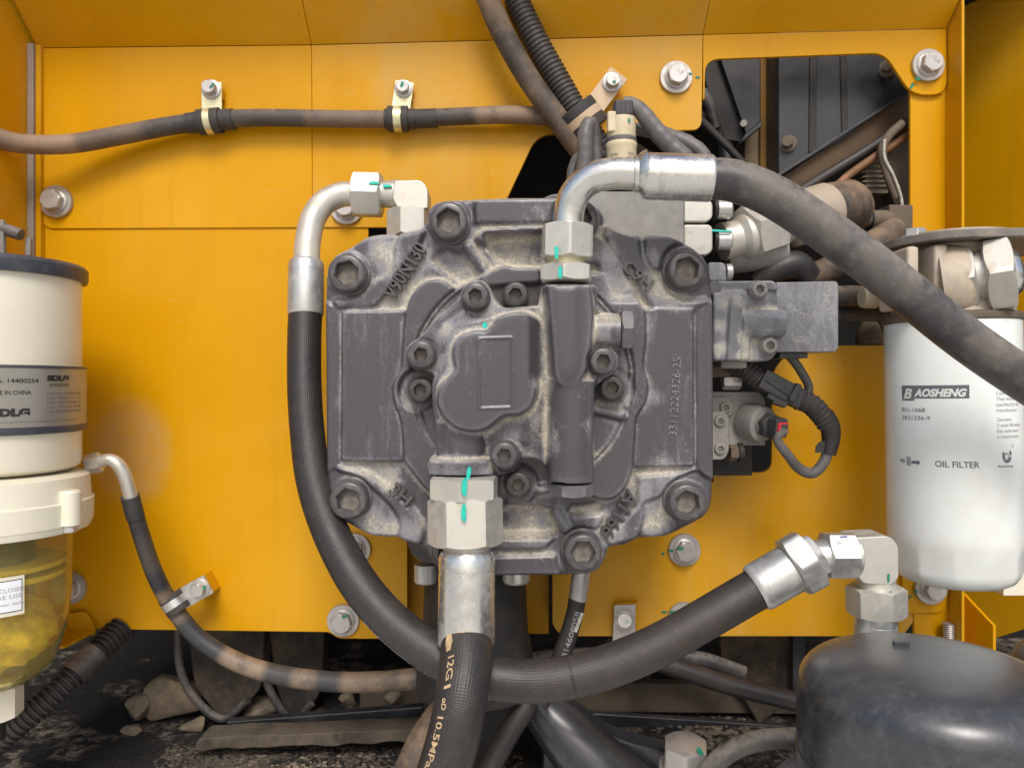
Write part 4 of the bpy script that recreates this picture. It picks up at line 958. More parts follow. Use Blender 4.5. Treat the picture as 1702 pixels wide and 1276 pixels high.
build('rubber_hose', tube(resample(pp, 2.5), 40, ridge=lambda i: 1 + 0.02 * math.sin(i * 0.9)), M_RUBB, t)
single('pale_sleeve', lathe(P(1205, 426, -150), (1, 0, 0.1), [(0, 34), (84, 34), (110, 30), (110, 0)], 40), M_GREYB, 'grey brown sleeve behind the lower split flange', 'sleeve')

# sensor block with red connector
t = thing('solenoid_block', 'grey valve block with small screws below the regulator box', 'block', P(1230, 700, -120))
build('body', plate([(1180, 651, 2), (1262, 651, 6), (1272, 664, 8), (1272, 740, 2), (1180, 740, 2)], -130, 80), M_GREYB, t, bevel=3)
build('face_plate', plate([(1180, 683), (1204, 683, 8), (1212, 692, 8), (1212, 750, 8), (1204, 764, 8), (1180, 764)], -112, 20), M_GREYB, t, bevel=2)
build('raised_pad', plate([(1180, 659), (1212, 659, 8), (1219, 668, 8), (1219, 690, 6), (1180, 694)], -121, 20), M_GREYB, t, bevel=2)
for a, b, hh in ((1207, 677, -116), (1198, 700, -107), (1198, 746, -107)): screw(a, b, hh, 10.5, 5, 6, t, M_GREYB, depth=4, wash=False)
build('upper_lug', plate([(1180, 606), (1210, 606, 3), (1217, 616, 4), (1214, 624, 6), (1180, 628)], -100, 40), M_BRNB, t, bevel=2)
build('hex_head', nut(P(1200, 634, -120), P(1230, 634, -120), 13), M_BOLT, t)
build('plug', nut(P(1212, 752, -128), P(1226, 752, -128), 13), M_BRNB, t)
build('plug_ring', lathe(P(1226, 752, -128), (1, 0, 0), [(0, 18), (8, 18), (8, 4)], 28), M_BLKD, t)
build('base_foot', plate([(1180, 738), (1250, 738), (1250, 790), (1180, 790)], -190, 40), M_BLKD, t)
t = thing('pressure_sensor', 'round pressure sensor with black plug and red clip below the regulator box', 'sensor', P(1258, 703, -80))
dr = Vector((0.45, -1, -0.12)).normalized(); a = P(1246, 700, -130)
build('body', lathe(a, dr, [(0, 34), (20, 34), (30, 33), (36, 31), (38, 26), (38, 22), (46, 22), (46, 0)], 48), M_GREYB, t)
build('hex_socket', nut(a + dr * 44, a + dr * 60, 21, 0.4), M_PLBK, t)
build('plug', obox(a + dr * 58, a + dr * 82, 27, 34, (0, 0, 1)), M_PLBK, t, bevel=4)
rc = build('red_clip', obox(a + dr * 76, a + dr * 86, 22, 22, (0, 0, 1)), M_RED, t, bevel=3)
build('clip_slot', obox(a + dr * 84, a + dr * 87, 14, 16, (0, 0, 1)), M_PLBK, rc)
cs = a + dr * 88
def P2(p): s_ = (FD + p.y) / FD; return (p.x / s_ + 851, 638 - p.z / s_, -p.y)
c0 = P2(cs)
hose('smooth grey sensor cable hanging in a loop in front of the right lower sheet', [(c0[0], c0[1], c0[2], 7.5), (1292, 730, -60, 8), (1310, 757, -70, 8.5), (1328, 778, -90, 9.5), (1350, 786, -95, 9.5), (1368, 770, -95, 9.5), (1376, 750, -95, 9.5), (1379, 735, -95, 9)], M_CABLE, 'cable', 'cable', 20, 3)
t = thing('cable_connector', 'black ribbed conduit and plug connector looping right of the sensor', 'connector', P(1310, 650, -90))
build('conduit', tube(resample(path([(1205, 604, -110, 16), (1228, 608, -95, 17), (1255, 626, -85, 18), (1275, 640, -80, 18)]), 2.2), 24, ridge=corr(0.08, 2)), M_CORR, t)
a, b = P(1262, 628, -78), P(1330, 664, -80)
build('housing', obox(a, b, 36, 34), M_PLBK, t, bevel=4)
build('ridge', obox(a + Vector((6, -17, -2)), b + Vector((-12, -17, 0)), 6, 6), M_PLBK, t, bevel=1.5)
build('latch', obox(P(1286, 628, -72), P(1310, 640, -72), 12, 14), M_PLBK, t, bevel=2)
build('latch', obox(P(1275, 655, -72), P(1292, 664, -72), 12, 14), M_PLBK, t, bevel=2)
build('lug', obox(P(1283, 664, -74), P(1306, 672, -74), 14, 18), M_PLBK, t, bevel=3)
build('collar', obox(P(1312, 650, -72), P(1322, 655, -72), 34, 34), M_PLBK, t, bevel=3)
build('conduit', tube(resample(path([(1322, 662, -84, 18), (1345, 670, -85, 18), (1362, 686, -88, 18), (1376, 706, -92, 17)]), 2.2), 24, ridge=corr(0.07, 2)), M_CORR, t)
build('tape', tube(resample(path([(1368, 690, -90, 18.5), (1379, 708, -92, 17.5), (1381, 730, -95, 15.5), (1376, 756, -95, 13)]), 3), 24), M_RUB, t)
build('tape_end', plate([(1356, 742, 1), (1362, 734, 1), (1374, 732, 1), (1374, 753, 1), (1355, 752, 1)], -88, 1.5), M_RUB, t)
hose('thin grey cable dropping from the regulator box behind the connector', [(1305, 585, -100, 8), (1318, 598, -110, 8), (1332, 618, -115, 8), (1344, 642, -120, 8), (1341, 662, -120, 8)], M_CABLE, 'cable', 'cable', 20, 3)
# sensor on top, with plug, and the wires round it
t = thing('pressure_switch', 'cream plastic pressure switch with grey plug and pink wires above the pump', 'sensor', P(1032, 240, -60))
a = P(1033, 275, -66)
build('barrel', lathe(a, (0, 0, 1), [(-20, 26), (28, 26), (30, 27), (36, 27), (38, 26)], 40), M_SENS, t)
build('ring', lathe(a + Vector((0, 0, 38)), (0, 0, 1), [(0, 26), (2, 26.5), (7, 26), (9, 24)], 40), M_CABLE, t)
build('upper_body', lathe(a + Vector((0, 0, 45)), (0, 0, 1), [(0, 24), (4, 25), (36, 24.5), (37, 18), (37, 0)], 40), M_SENS, t)
build('clip', box(a.x - 27, a.x - 12, a.y - 22, a.y - 8, a.z + 52, a.z + 88), M_SENS, t, bevel=3)
build('plug', box(a.x - 15, a.x + 19, a.y - 16, a.y + 14, a.z + 82, a.z + 110), M_PLBK, t, bevel=4)
for k in range(4):
    build('plug_rib', box(a.x - 12 + k * 8, a.x - 9 + k * 8, a.y - 18, a.y - 15, a.z + 84, a.z + 108), M_PLBK, t, bevel=0.6)
build('plug_knob', lathe(P(1011, 194, -84), (0, -1, 0), [(0, 6), (5, 6), (6, 4), (6, 0)], 16), M_PLBK, t)
for k in range(3):
    build('wire', tube(resample(path([(1036 + k * 3, 188, -70, 2.4), (1034 + k * 4, 178, -72, 2.4), (1042 + k * 3, 172 - k, -74, 2.4), (1054, 176, -76, 2.4)]), 2), 10), M_PINK, t)
for s_, v_, x_ in (('PPM6', 258, 1010), ('10845', 265, 1010), ('7700', 257, 1040), ('79250', 264, 1040), ('ZL-V500', 271, 1024)):
    build('print', text_cyl(s_, 6.5, (a.x, a.y), 26.4, (x_ - 1033) * 1.05, P(0, v_, -40).z, None, off=0.3), M_PRINT, t)
build('paint_mark', blob(1046, 200, -41, 4, 7, 0, 8), M_TEALD, t)
def sleeve(label, pts, mat=M_CABLE):
    pp = resample(path(pts), 4); g = tube(pp, 24, ridge=lambda i: 1 + 0.05 * math.sin(i * .9) * math.sin(i * .37)); return single('cable_sleeve', g, mat, label, 'cable')
sleeve('crumpled grey sleeve arching from the pressure switch down to the right', [(1034, 172, -66, 11), (1050, 176, -66, 15), (1066, 186, -66, 14), (1090, 216, -66, 16), (1116, 244, -64, 16), (1140, 264, -62, 15), (1160, 292, -70, 14)])
sleeve('second grey sleeve running alongside the crumpled one above the ferrule', [(1046, 214, -110, 11), (1082, 218, -105, 13), (1116, 228, -96, 14), (1146, 240, -86, 14), (1168, 258, -80, 13), (1182, 290, -80, 12)])
sleeve('grey cable looped upright left of the pressure switch', [(968, 330, -72, 14), (972, 270, -68, 14), (973, 225, -66, 14), (980, 205, -70, 13), (987, 222, -78, 12), (990, 250, -84, 12), (992, 300, -88, 12)])
sleeve('dusty cable bent low at the left of the upright loop', [(950, 330, -110, 10), (952, 285, -110, 10), (962, 262, -110, 10), (985, 254, -112, 10), (1010, 262, -115, 10)])
sheet('small_strut', [(1052, 232), (1082, 252, 2), (1096, 268, 2), (1052, 268)], -130, 20, M_BRNB, 'brown slanted strut right of the pressure switch', 'strut')
# ================================================================== fittings and hoses in front
def ferr(A, B, R, mat=M_AL, par=None, flutes=True, label=None):
    A, B = Vector(A), Vector(B); L = (B - A).length
    prof = [(0, R * .72), (0, R * .9), (R * .08, R * .96), (R * .2, R), (L * .2, R), (L * .2 + .5, R * 0.985), (L * .22, R * .985), (L * .22 + .5, R), (L - 3, R), (L, R * .96), (L, R * .8)]
    g = lathe(A, B - A, prof, 96)
    if flutes:      # eight crimped flats
        t, n, b = frame(B - A); v2 = []
        for p in g.v:
            p = Vector(p); d = (p - A).dot(t); q = p - A - t * d; a = math.atan2(q.dot(b), q.dot(n)); m = ((a + math.pi / 8) % (math.pi / 4)) - math.pi / 8
            k = 1.0
            if abs(m) > 0.34 and d > L * .23 and d < L - 4: k = 0.955
            v2.append(A + t * d + q * k)
        g.v = [tuple(x) for x in v2]
    return build('ferrule', g, mat, par, sharp=25, label=label)
# --- pressure line on the left: adapter, elbow, nut, bent pipe, ferrule, hose
t = thing('hydraulic_hose', 'long black hose with cream bent pipe, looping under the pump to the right', 'hose', P(600, 700, 0), 'hydraulic hoses of the pump')
hh = -150
build('hex_nut', nut(P(681, 395, hh), P(681, 349, hh), 37, 0.25), M_ZNC, t)
build('adapter', lathe(P(684, 352, hh), (0, 0, 1), [(0, 25), (10, 25), (12, 22), (16, 22)], 40), M_ZNC, t)
g = plate([(656, 300), (700, 299, 16), (711, 312, 10), (711, 346, 2), (664, 350, 6), (652, 330, 8)], hh + 28, 56)
build('elbow_block', g, M_ZNC, t, bevel=5)
build('elbow_neck', lathe(P(664, 323, hh), (-1, 0, 0), [(0, 27), (8, 26), (34, 24), (40, 24)], 40), M_ZNC, t)
n_ = build('hex_nut', nut(P(635, 325, hh), P(588, 324, hh), 38, 0.45), M_ZNC, t)
build('paint_mark', blob(622, 304, hh + 40, 17, 4.5, 3, 1, 4), M_TEAL, n_)
build('paint_mark', blob(643, 309, hh + 30, 14, 4.5, 3, 2, 4), M_TEAL, t)
build('pipe', tube(resample(path([(592, 323, hh, 23), (566, 324, hh, 23), (538, 338, hh + 4, 23), (520, 365, hh + 20, 23), (512, 400, hh + 40, 23), (509, 440, hh + 60, 23)]), 4), 40), M_ZNC, t)
ferr(P(509, 434, -88), P(508, 524, -72), 29 * S(-80), M_ZN, t, False)
hp = [(508, 512, -74, 29), (506, 560, -66, 29), (506, 640, -50, 29), (511, 720, -34, 29), (522, 800, -14, 29.5), (548, 880, 8, 30), (590, 960, 34, 31), (640, 1022, 56, 31), (700, 1072, 74, 31.5), (770, 1112, 84, 32), (850, 1130, 88, 32.5),
      (930, 1127, 90, 32.5), (1010, 1107, 92, 32.5), (1090, 1074, 96, 32), (1160, 1035, 100, 31), (1220, 1000, 100, 31), (1268, 972, 100, 31)]
LOOP = resample(path(hp), 5)
build('rubber_hose', tube(LOOP, 48), M_RUB, t)
build('print', text_tube('85310NY06000  3.31  LOLA  06 19  ', 11, LOOP, 545, 0.95, 0.4, flip=-1, width=215), M_PRINTP, t)
for k in (700, 880):
    i = int(k / 5); c, r_ = LOOP[i]
    build('scuff', lathe(c, LOOP[i + 1][0] - c, [(0, r_ + .1), (1.2, r_ + 1.0), (3, r_ + 1.0), (4, r_ + .1)], 48), M_RUB, t)
a, b = P(1258, 977, 100), P(1316, 944, 100)
ferr(a - (b - a) * .05, b, 37, M_ZN, t, False)
d = (b - a).normalized()
build('hex_nut', nut(b + d * 0, b + d * 34, 43, 0.3), M_ZN, t)
build('hex_nut', nut(b + d * 30, b + d * 46, 31, 0.2), M_ZN, t)
build('collar', lathe(P(1350, 925, 96), (1, 0, 0.06), [(-8, 24), (24, 26), (28, 28), (32, 28)], 40), M_ZN, t)
n_ = build('hex_nut', nut(P(1369, 922, 92), P(1417, 922, 92), 32.5, 0.42), M_ZN, t)
build('rim', lathe(P(1416, 922, 92), (1, 0, 0), [(0, 33), (4, 33), (6, 31)], 40), M_ZN, n_)
build('paint_mark', blob(1402, 892, 126, 12, 3, -4, 6), M_BLUE, n_)
build('elbow_block', plate([(1422, 893, 3), (1478, 890, 10), (1494, 905, 10), (1494, 960, 6), (1484, 972, 8), (1436, 970, 6), (1424, 955, 6)], 84 + 28, 56), M_ZNC, t, bevel=6)
n_ = build('hex_nut', nut(P(1457, 1022, 84), P(1456, 974, 84), 38, 0.62), M_ZNC, t)
build('neck', lathe(P(1456, 976, 84), (0, 0, 1), [(-4, 30), (4, 28), (12, 28)], 40), M_ZNC, n_)
build('paint_mark', blob(1480, 990, 119, 4, 16, 0, 6), M_TEALD, n_)
build('paint_mark', blob(1477, 960, 113, 4, 16, 0, 7), M_TEALD, t)
ferr(P(1456, 1018, 84), P(1455, 1100, 84), 31, M_ZN, t, False)

# --- upper grey hose
t = thing('hydraulic_hose', 'thick grey hose with shiny bent pipe, sweeping across to the right edge', 'hose', P(1200, 400, 80), 'hydraulic hoses of the pump')
n_ = build('hex_nut', nut(P(942, 431, 70), P(943, 375, 70), 37.5, math.pi / 6 * 1.12), M_ZNC, t)
build('paint_mark', blob(925, 419, 112, 6, 22, 0, 11, 3), M_TEAL, n_)
build('thread', lathe(P(941, 445, 70), (0, 0, 1), [(0, 30), (3, 31), (5, 30), (7, 31), (9, 30), (14, 30)], 40), M_GOLD, t)
n_ = build('hex_nut', nut(P(941, 469, 68), P(941, 441, 68), 38, math.pi / 6 * .7), M_ZNC, t)
build('paint_mark', blob(931, 453, 112, 6, 22, 0, 12, 3), M_TEAL, n_)
build('pipe', tube(resample(path([(944, 385, 72, 24), (946, 352, 74, 24), (956, 322, 80, 24), (982, 298, 88, 24), (1015, 289, 96, 24), (1048, 289, 102, 24), (1072, 290, 106, 24)]), 4), 48), M_AL, t)
build('collar', lathe(P(1052, 290, 102), (1, -.1, 0), [(0, 24), (2, 27), (8, 28), (14, 34), (20, 36)], 48), M_AL, t)
a, b = P(1069, 293, 106), P(1183, 297, 112)
ferr(a, b, 35, M_AL, t, True)
UP = resample(path([(1176, 297, 112, 31), (1220, 301, 115, 31), (1280, 324, 125, 31), (1350, 368, 135, 31), (1420, 418, 142, 31), (1500, 480, 148, 31), (1600, 560, 152, 31), (1700, 629, 155, 31), (1800, 690, 155, 31)]), 6)
build('rubber_hose', tube(UP, 48), M_RUBG, t)
dd = (b - a).normalized()
g = text_tube('DNGJ 1/2 G0', 11, [(a, 35.0), (b, 35.0)], 28, -1.3, 0.5, width=62)
g = G().add([tuple(v) for v in g.v], g.f)
# stamped letters run round the sleeve
v, f = text_pts('HUAMEI G8', 10); arr = np.array(v); T, nn, bb = frame(dd); vs = []
for p in v:
    th = 1.25 - (p[0] - arr[:, 0].min()) / 35.0; vs.append(a + T * (30 - p[1]) + (nn * math.cos(th) - bb * math.sin(th) * -1) * 35.4)
build('stamped_lettering', G().add(vs, f), M_ZN, t)

# --- lower printed hose straight down
t = thing('hydraulic_hose', 'short black hose with tan printing, hanging straight down from the big silver fitting', 'hose', P(772, 1000, 100), 'hydraulic hoses of the pump')
hz = 78
n_ = build('adapter_nut', nut(P(772, 829, hz), P(772, 791, hz), 49, 0.0 + math.pi / 6 * .82, ch=.45), M_ZNC, t)
build('paint_mark', blob(772, 809, hz + 58, 9, 30, 4, 13, 4), M_TEAL, n_)
build('thread', lathe(P(773, 835, hz), (0, 0, 1), [(-4, 42), (0, 42), (2, 43), (4, 42), (10, 42)], 48), M_GOLD, t)
n_ = build('hex_nut', nut(P(774, 906, hz + 6), P(773, 826, hz), 51, 0.07), M_ZNC, t)
build('paint_mark', blob(771, 852, hz + 61, 8, 28, 2, 14, 4), M_TEAL, n_)
build('neck', lathe(P(776, 905, hz + 6), (0, 0, -1), [(-2, 35), (8, 36), (10, 34), (24, 34)], 48), M_ZNC, t)
a, b = P(776, 916, hz + 10), P(775, 1071, hz + 26)
ferr(a, b, 43.5, M_AL, t, True)
PR = resample(path([(775, 1060, hz + 30, 39), (775, 1100, hz + 60, 39), (768, 1150, hz + 88, 38), (757, 1210, hz + 100, 38), (738, 1280, hz + 105, 38), (712, 1360, hz + 105, 38)]), 4)
build('rubber_hose', tube(PR, 48), M_RUB, t)
build('print', text_tube('12G1', 15, PR, 46, 0.60, 0.6, bold=.25, width=38, shear=-.15, flip=-1), M_TAN, t)
build('print', text_tube('10.5MPa/', 15, PR, 112, 0.68, 0.6, bold=.25, width=74, shear=-.15, flip=-1), M_TAN, t)
build('print', text_tube('oD', 11, PR, 92, 0.62, 0.6, bold=.3, width=13, flip=-1), M_TAN, t)
def patch_tube(pp, s0, ang, ls, wd, seed):
    r2 = random.Random(seed); cum = 0; i = int(s0 / 4); c, R = pp[i]; T, n, b = frame(pp[i + 1][0] - c); m = 16; vs = []
    for k in range(m):
        a = 6.2832 * k / m; e = 1 + r2.uniform(-.15, .15); x = math.cos(a) * ls * e; y = math.sin(a) * wd * e; th = ang + y / R
        vs.append(c + T * x + (n * math.cos(th) + b * math.sin(th)) * (R + .9))
    vs.append(c + (n * math.cos(ang) + b * math.sin(ang)) * (R + 1.1))
    return G().add(vs, [(k, (k + 1) % m, m) for k in range(m)])
build('printed_emblem', patch_tube(PR, 24, 0.62, 15, 6.5, 1), M_TAN, t)
build('scraped_patch', patch_tube(PR, 14, 0.0, 3.5, 12, 2), M_TAN, t)
# small printed hose under the pump
t = thing('hydraulic_hose', 'thin black hose with silver sleeve dropping from the underside of the pump', 'hose', P(960, 1000, -120), 'hydraulic hoses of the pump')
ferr(P(969, 935, -130), P(960, 996, -130), 17, M_ZN, t, False)
SM = resample(path([(961, 985, -130, 16), (955, 1020, -128, 16), (940, 1070, -124, 16.5), (920, 1120, -118, 17), (895, 1170, -110, 18)]), 3)
build('rubber_hose', tube(SM, 32), M_RUB, t)
build('print', text_tube('SB14608058', 13, SM[::-1], 85, 0.1, 0.5, width=95, flip=-1), M_PRINTP, t)
build('label_strip', obox(P(968, 1018, -110), P(956, 1050, -108), 6, 1.5), M_PALEP, t)

# --- hose across the top left
TL = resample(path([(-40, 208, -150, 19), (0, 231, -175, 19), (50, 240, -200, 18.5), (120, 239, -225, 18.5), (200, 225, -240, 18.5), (280, 210, -248, 18), (350, 201, -252, 18), (430, 196, -252, 17), (560, 198, -252, 17), (665, 198, -252, 17), (760, 194, -250, 17), (850, 191, -246, 17.5), (930, 196, -252, 17.5)]), 5)
t = thing('air_line', 'dusty brown and black hose running across the upper left under two clips', 'hose', P(400, 200, -250))
build('rubber_hose', tube(TL, 32), M_RUBT, t)
build('heat_sleeve', tube(resample(path([(312, 205.5, -250, 20), (352, 201, -252, 20.5), (392, 198, -252, 20)]), 4), 32), M_RING, t)
build('heat_sleeve', tube(resample(path([(640, 198, -252, 19.5), (690, 198, -252, 19.5)]), 4), 32), M_RING, t)
build('heat_sleeve', tube(resample(path([(690, 198, -251, 18.5), (728, 196.5, -251, 18.5)]), 4), 32), M_RING, t)
# --- hose pair down from the top
hose('thick dusty brown hose coming down from the top to the big clamp', [(796, -50, -190, 22), (812, 0, -195, 22), (838, 60, -205, 22), (878, 130, -215, 22), (928, 200, -215, 22), (965, 250, -225, 22), (1000, 300, -240, 22)], M_RUBB)
single('corrugated_conduit', tube(resample(path([(838, -50, -225, 24), (858, 0, -228, 24), (886, 60, -232, 24), (922, 125, -236, 24), (960, 190, -236, 24), (1000, 245, -240, 23), (1040, 290, -250, 22)]), 2.3), 28, ridge=corr(0.06, 2)), M_CORR,
       'ribbed black conduit beside the thick brown hose at the top', 'conduit')
# --- hose at the lower left with its metal end
t = thing('drain_hose', 'thin black and tan hose curving from the cream filter down and right under the sheet', 'hose', P(300, 1000, -220))
build('hex_nut', nut(P(146, 772, -90), P(168, 767, -92), 16), M_ZNC, t)
build('pipe', tube(resample(path([(160, 768, -91, 11), (182, 764, -92, 11), (198, 774, -94, 12), (210, 798, -100, 12), (218, 828, -110, 12.5)]), 3), 28), M_ZNC, t)
build('sleeve', tube(resample(path([(216, 824, -108, 16), (226, 862, -124, 16)]), 4), 28), M_RUBP, t)
build('rubber_hose', tube(resample(path([(219, 832, -112, 15), (232, 880, -135, 15), (256, 950, -170, 15.5), (284, 1003, -205, 16), (330, 1060, -215, 17), (400, 1102, -215, 18), (480, 1124, -215, 19), (570, 1133, -215, 19.5), (660, 1130, -220, 20), (740, 1120, -230, 21), (800, 1110, -235, 21)]), 5), 28), M_RUBP, t)

# ================================================================== bolts on the sheets
def flange_bolt(c, label, first=True):
    t = thing('flange_bolt', label, 'bolt', c, 'washered bolts on the yellow sheets')
    build('washer', lathe(c, (0, -1, 0), [(0, 33), (5, 33), (7, 32), (7, 16)], 48), M_BOLT, t)
    build('collar', lathe(c + Vector((0, -6, 0)), (0, -1, 0), [(0, 24), (3, 24), (5, 21)], 40), M_BOLT, t)
    build('head', nut(c + Vector((0, -8, 0)), c + Vector((0, -27, 0)), 18.5, 0.2, ch=.6, ref=(0, 0, 1)), M_BOLT, t)
    g = text_flat('10.9', 10, c + Vector((-11, -27.5, 2)), (1, 0, 0), (0, 0, 1), 20, 0, extrude=0.5)
    build('head_marking', g, M_BOLT, t)
    return t
HB = HP - 0
fb = flange_bolt(P(95, 336, HB + 1), 'brown dusty washered bolt alone at the left of the clean upper sheet')
for (u, v, h, rot, lab) in ((1123, 130, HB + 1, 0.5, 'washered bolt near the right edge of the dusty upper sheet'), (1541, 110, HB + 2, 0.9, 'washered bolt in the upper right corner beside the post'),
                     (1137, 913, HB - 3, 0.3, 'washered bolt with green marks just right of the lower right corner of the pump'), (571, 1030, HB - 3, 1.5, 'washered bolt half behind the long black hose at lower left of the pump'),
                     (1136, 1026, HB - 3, 2.0, 'washered bolt mostly hidden above the long black hose, right of the small clip'), (577, 347, HB + 1, 0.1, 'washered bolt peeping out under the cream bent pipe'),
                     (1546, 976, HB + 8, 0.2, 'shaded washered bolt just under the white oil filter'), (590, 912, HB - 3, 0.7, 'washered bolt whose edge shows right of the long black hose below the pump corner'),
                     (118, 976, HB - 3, 0.7, 'washered bolt seen beside the clear yellow bowl')):
    copy_tree(fb, P(u, v, h), lab, (0, rot, 0))
def tick(u, v, h, w_, l_, a, i, label, mat=M_TEALD):
    single('paint_mark', blob(u, v, h, w_, l_, a, i, 0.8), mat, label, 'paint mark', 'green torque marks on sheets and bolts')
for i, (u, v, h, w_, l_, a, lab) in enumerate(((1160, 129, HB + 1.2, 7, 4, 0, 'green dot on the sheet right of the bolt near the square opening'), (1148, 123, HB + 9, 6, 4, 20, 'green dot on the washer of the bolt near the square opening'),
        (1516, 143, HB + 2, 5, 10, 30, 'green dash on the sheet below left of the upper right bolt'), (1526, 131, HB + 10, 9, 5, 20, 'green dash on the washer of the upper right bolt'),
        (1102, 920, HB - 3, 5, 4, 0, 'green dot on the sheet left of the bolt below the pump corner'), (1115, 915, HB + 5, 8, 4, 0, 'green dash on the washer of the bolt below the pump corner'), (1131, 911, HB + 26, 10, 5, 0, 'green dash on the head of the bolt below the pump corner'),
        (1104, 1017, HB - 3, 9, 4, 0, 'green dash on the sheet beside the mostly hidden bolt'), (1117, 1017, HB + 5, 9, 4, 0, 'green dash on the washer of the mostly hidden bolt'),
        (573, 1024, HB + 26, 10, 5, -15, 'green dash on the head of the bolt left of the long black hose'), (1512, 992, HB + 8, 9, 3, -30, 'thin green dash on the bracket left of the shaded bolt'), (1523, 983, HB + 16, 5, 6, 0, 'green dot on the washer of the shaded bolt'),
        (601, 916, HB - 3, 6, 3, -10, 'green dash right of the bolt edge by the long black hose'))):
    tick(u, v, h, w_, l_, a, i + 30, lab)
# ================================================================== hose clips
def clip(label, bu, bv, bh, hc, haxis, hr, tabw, mat, strap_w=9, pad=(1, 1), tabend=16, group='hose clips bolted to the sheets', rubw=24, mk=None):
    """bolt at (bu,bv,bh); hose centre hc (Vector), hose axis, hose radius"""
    c = P(bu, bv, bh); ax = Vector(haxis).normalized(); hc = Vector(hc)
    t = thing('hose_clip', label, 'clip', c, group)
    dv = (hc - c); dv.y = 0; L = dv.length; dv.normalize(); front = Vector((0, -1, 0))
    A = c - dv * tabend; B = c + dv * (L - hr * .55)
    build('tab', merge(obox(A, B, tabw, 4)), mat, t, bevel=1)
    build('tab', merge(obox(A + Vector((0, 5, 0)), c + dv * (L - hr), tabw * .96, 4)), mat, t, bevel=1)
    build('spacer', obox(c - dv * tabend * .1 + Vector((tabw * .02, (abs(bh - HP) + 12) / 2, 0)), c + dv * tabend + Vector((tabw * .02, (abs(bh - HP) + 12) / 2, 0)), tabw * .95, abs(bh - HP)), M_Y, t)
    build('strap', lathe(hc - ax * strap_w / 2, ax, [(0, hr + 3), (0, hr + 6.5), (strap_w, hr + 6.5), (strap_w, hr + 3)], 40), mat, t)
    build('rubber_ring', lathe(hc - ax * rubw / 2, ax, [(0, hr), (0, hr + 5.5), (2, hr + 6), (rubw / 2 - strap_w / 2 - 1, hr + 6), (rubw / 2 - strap_w / 2, hr + 4), (rubw / 2 + strap_w / 2, hr + 4), (rubw / 2 + strap_w / 2 + 1, hr + 6), (rubw - 2, hr + 6), (rubw, hr + 5.5), (rubw, hr)], 40), M_RING, t)
    b_ = build('bolt', lathe(c + front * 2, front, [(0, tabw * .47), (3, tabw * .47), (4, tabw * .42), (4, 4)], 32), M_BOLT, t)
    build('head', nut(c + front * 6, c + front * 21, tabw * .3, 0.4, ch=.6), M_BOLT, b_)
    if mk: build('paint_mark', blob(mk[0], mk[1], bh + 22, mk[2], mk[3], mk[4], 9), M_TEALD, b_)
    return t
clip('gold clip at the left of the two on the top left hose', 352, 150, -262, P(349, 202, -252), (1, 0, 0.1), 19, 41, M_GOLD, 13, mk=(352, 142, 4, 12, 35), rubw=44)
clip('shiny gold clip at the right of the two on the top left hose', 671, 149, -262, P(662, 198, -252), (1, 0, 0), 19, 38, M_GOLD, 15, mk=(668, 140, 5, 10, 15), rubw=40)
ax = (P(965, 250, -225) - P(928, 200, -215)).normalized()
clip('large tan clip holding the brown hose and ribbed conduit', 1017, 138, -250, P(966, 202, -226), ax, 39, 42, M_TANM, 16, rubw=54, tabend=24, mk=(1021, 136, 6, 5, 0))
clip('silver clip on the thin hose at the lower left', 334, 977, -215, P(290, 1002, -208), (0.55, 0, -0.83), 17, 40, M_ZN, 15, rubw=38, mk=(340, 976, 6, 6, 0))
t = thing('hose_clip', 'silver clip with a green marked bolt just above the long black hose', 'clip', P(1038, 1030, -250), 'hose clips bolted to the sheets')
build('tab', plate([(1021, 1006, 3), (1057, 1004, 3), (1056, 1052, 2), (1040, 1070), (1018, 1068)], -258, 5), M_BOLT, t, bevel=1)
build('spacer', plate([(1023, 1002), (1060, 1000), (1060, 1040), (1023, 1040)], -266, 16), M_Y, t, bevel=2)
b_ = build('bolt', lathe(P(1038, 1031, -258), (0, -1, 0), [(0, 21), (5, 21), (6, 18), (6, 4)], 32), M_BOLT, t)
build('head', nut(P(1038, 1031, -253), P(1038, 1031, -238), 14, .3, ch=.6), M_BOLT, b_)
build('paint_mark', blob(1045, 1035, -236, 11, 4.5, -8, 9), M_TEAL, b_)

# ================================================================== white oil filter
def hit(u, cx_, cy_, R):
    """angle on an upright cylinder (0 = facing -Y) and hit depth for a photo column"""
    dx, dy = (u - 851) / FD, 1.0; ox, oy = -cx_, -FD - cy_
    A_ = dx * dx + 1; B_ = ox * dx + oy; C_ = ox * ox + oy * oy - R * R; q = B_ * B_ - A_ * C_
    k = (-B_ - math.sqrt(max(q, 0))) / A_; x, y = ox + k * dx, oy + k; return math.atan2(x, -y), FD - k
def zat(v, h): return P(0, v, h).z
fx = P(1586, 700, -60)
fa = Vector((765.5, 60, P(0, 530, -60).z)); fR = 105
t = thing('oil_filter', 'white spin-on oil filter with grey printing at the right', 'filter', (fa.x, fa.y, 0))
top = fa.z; bot = -343
prof = [(0, fR - 24), (6, fR - 10), (14, fR - 2), (22, fR + 0), (60, fR + 0), (66, fR + 1.5), (top - bot, fR)]
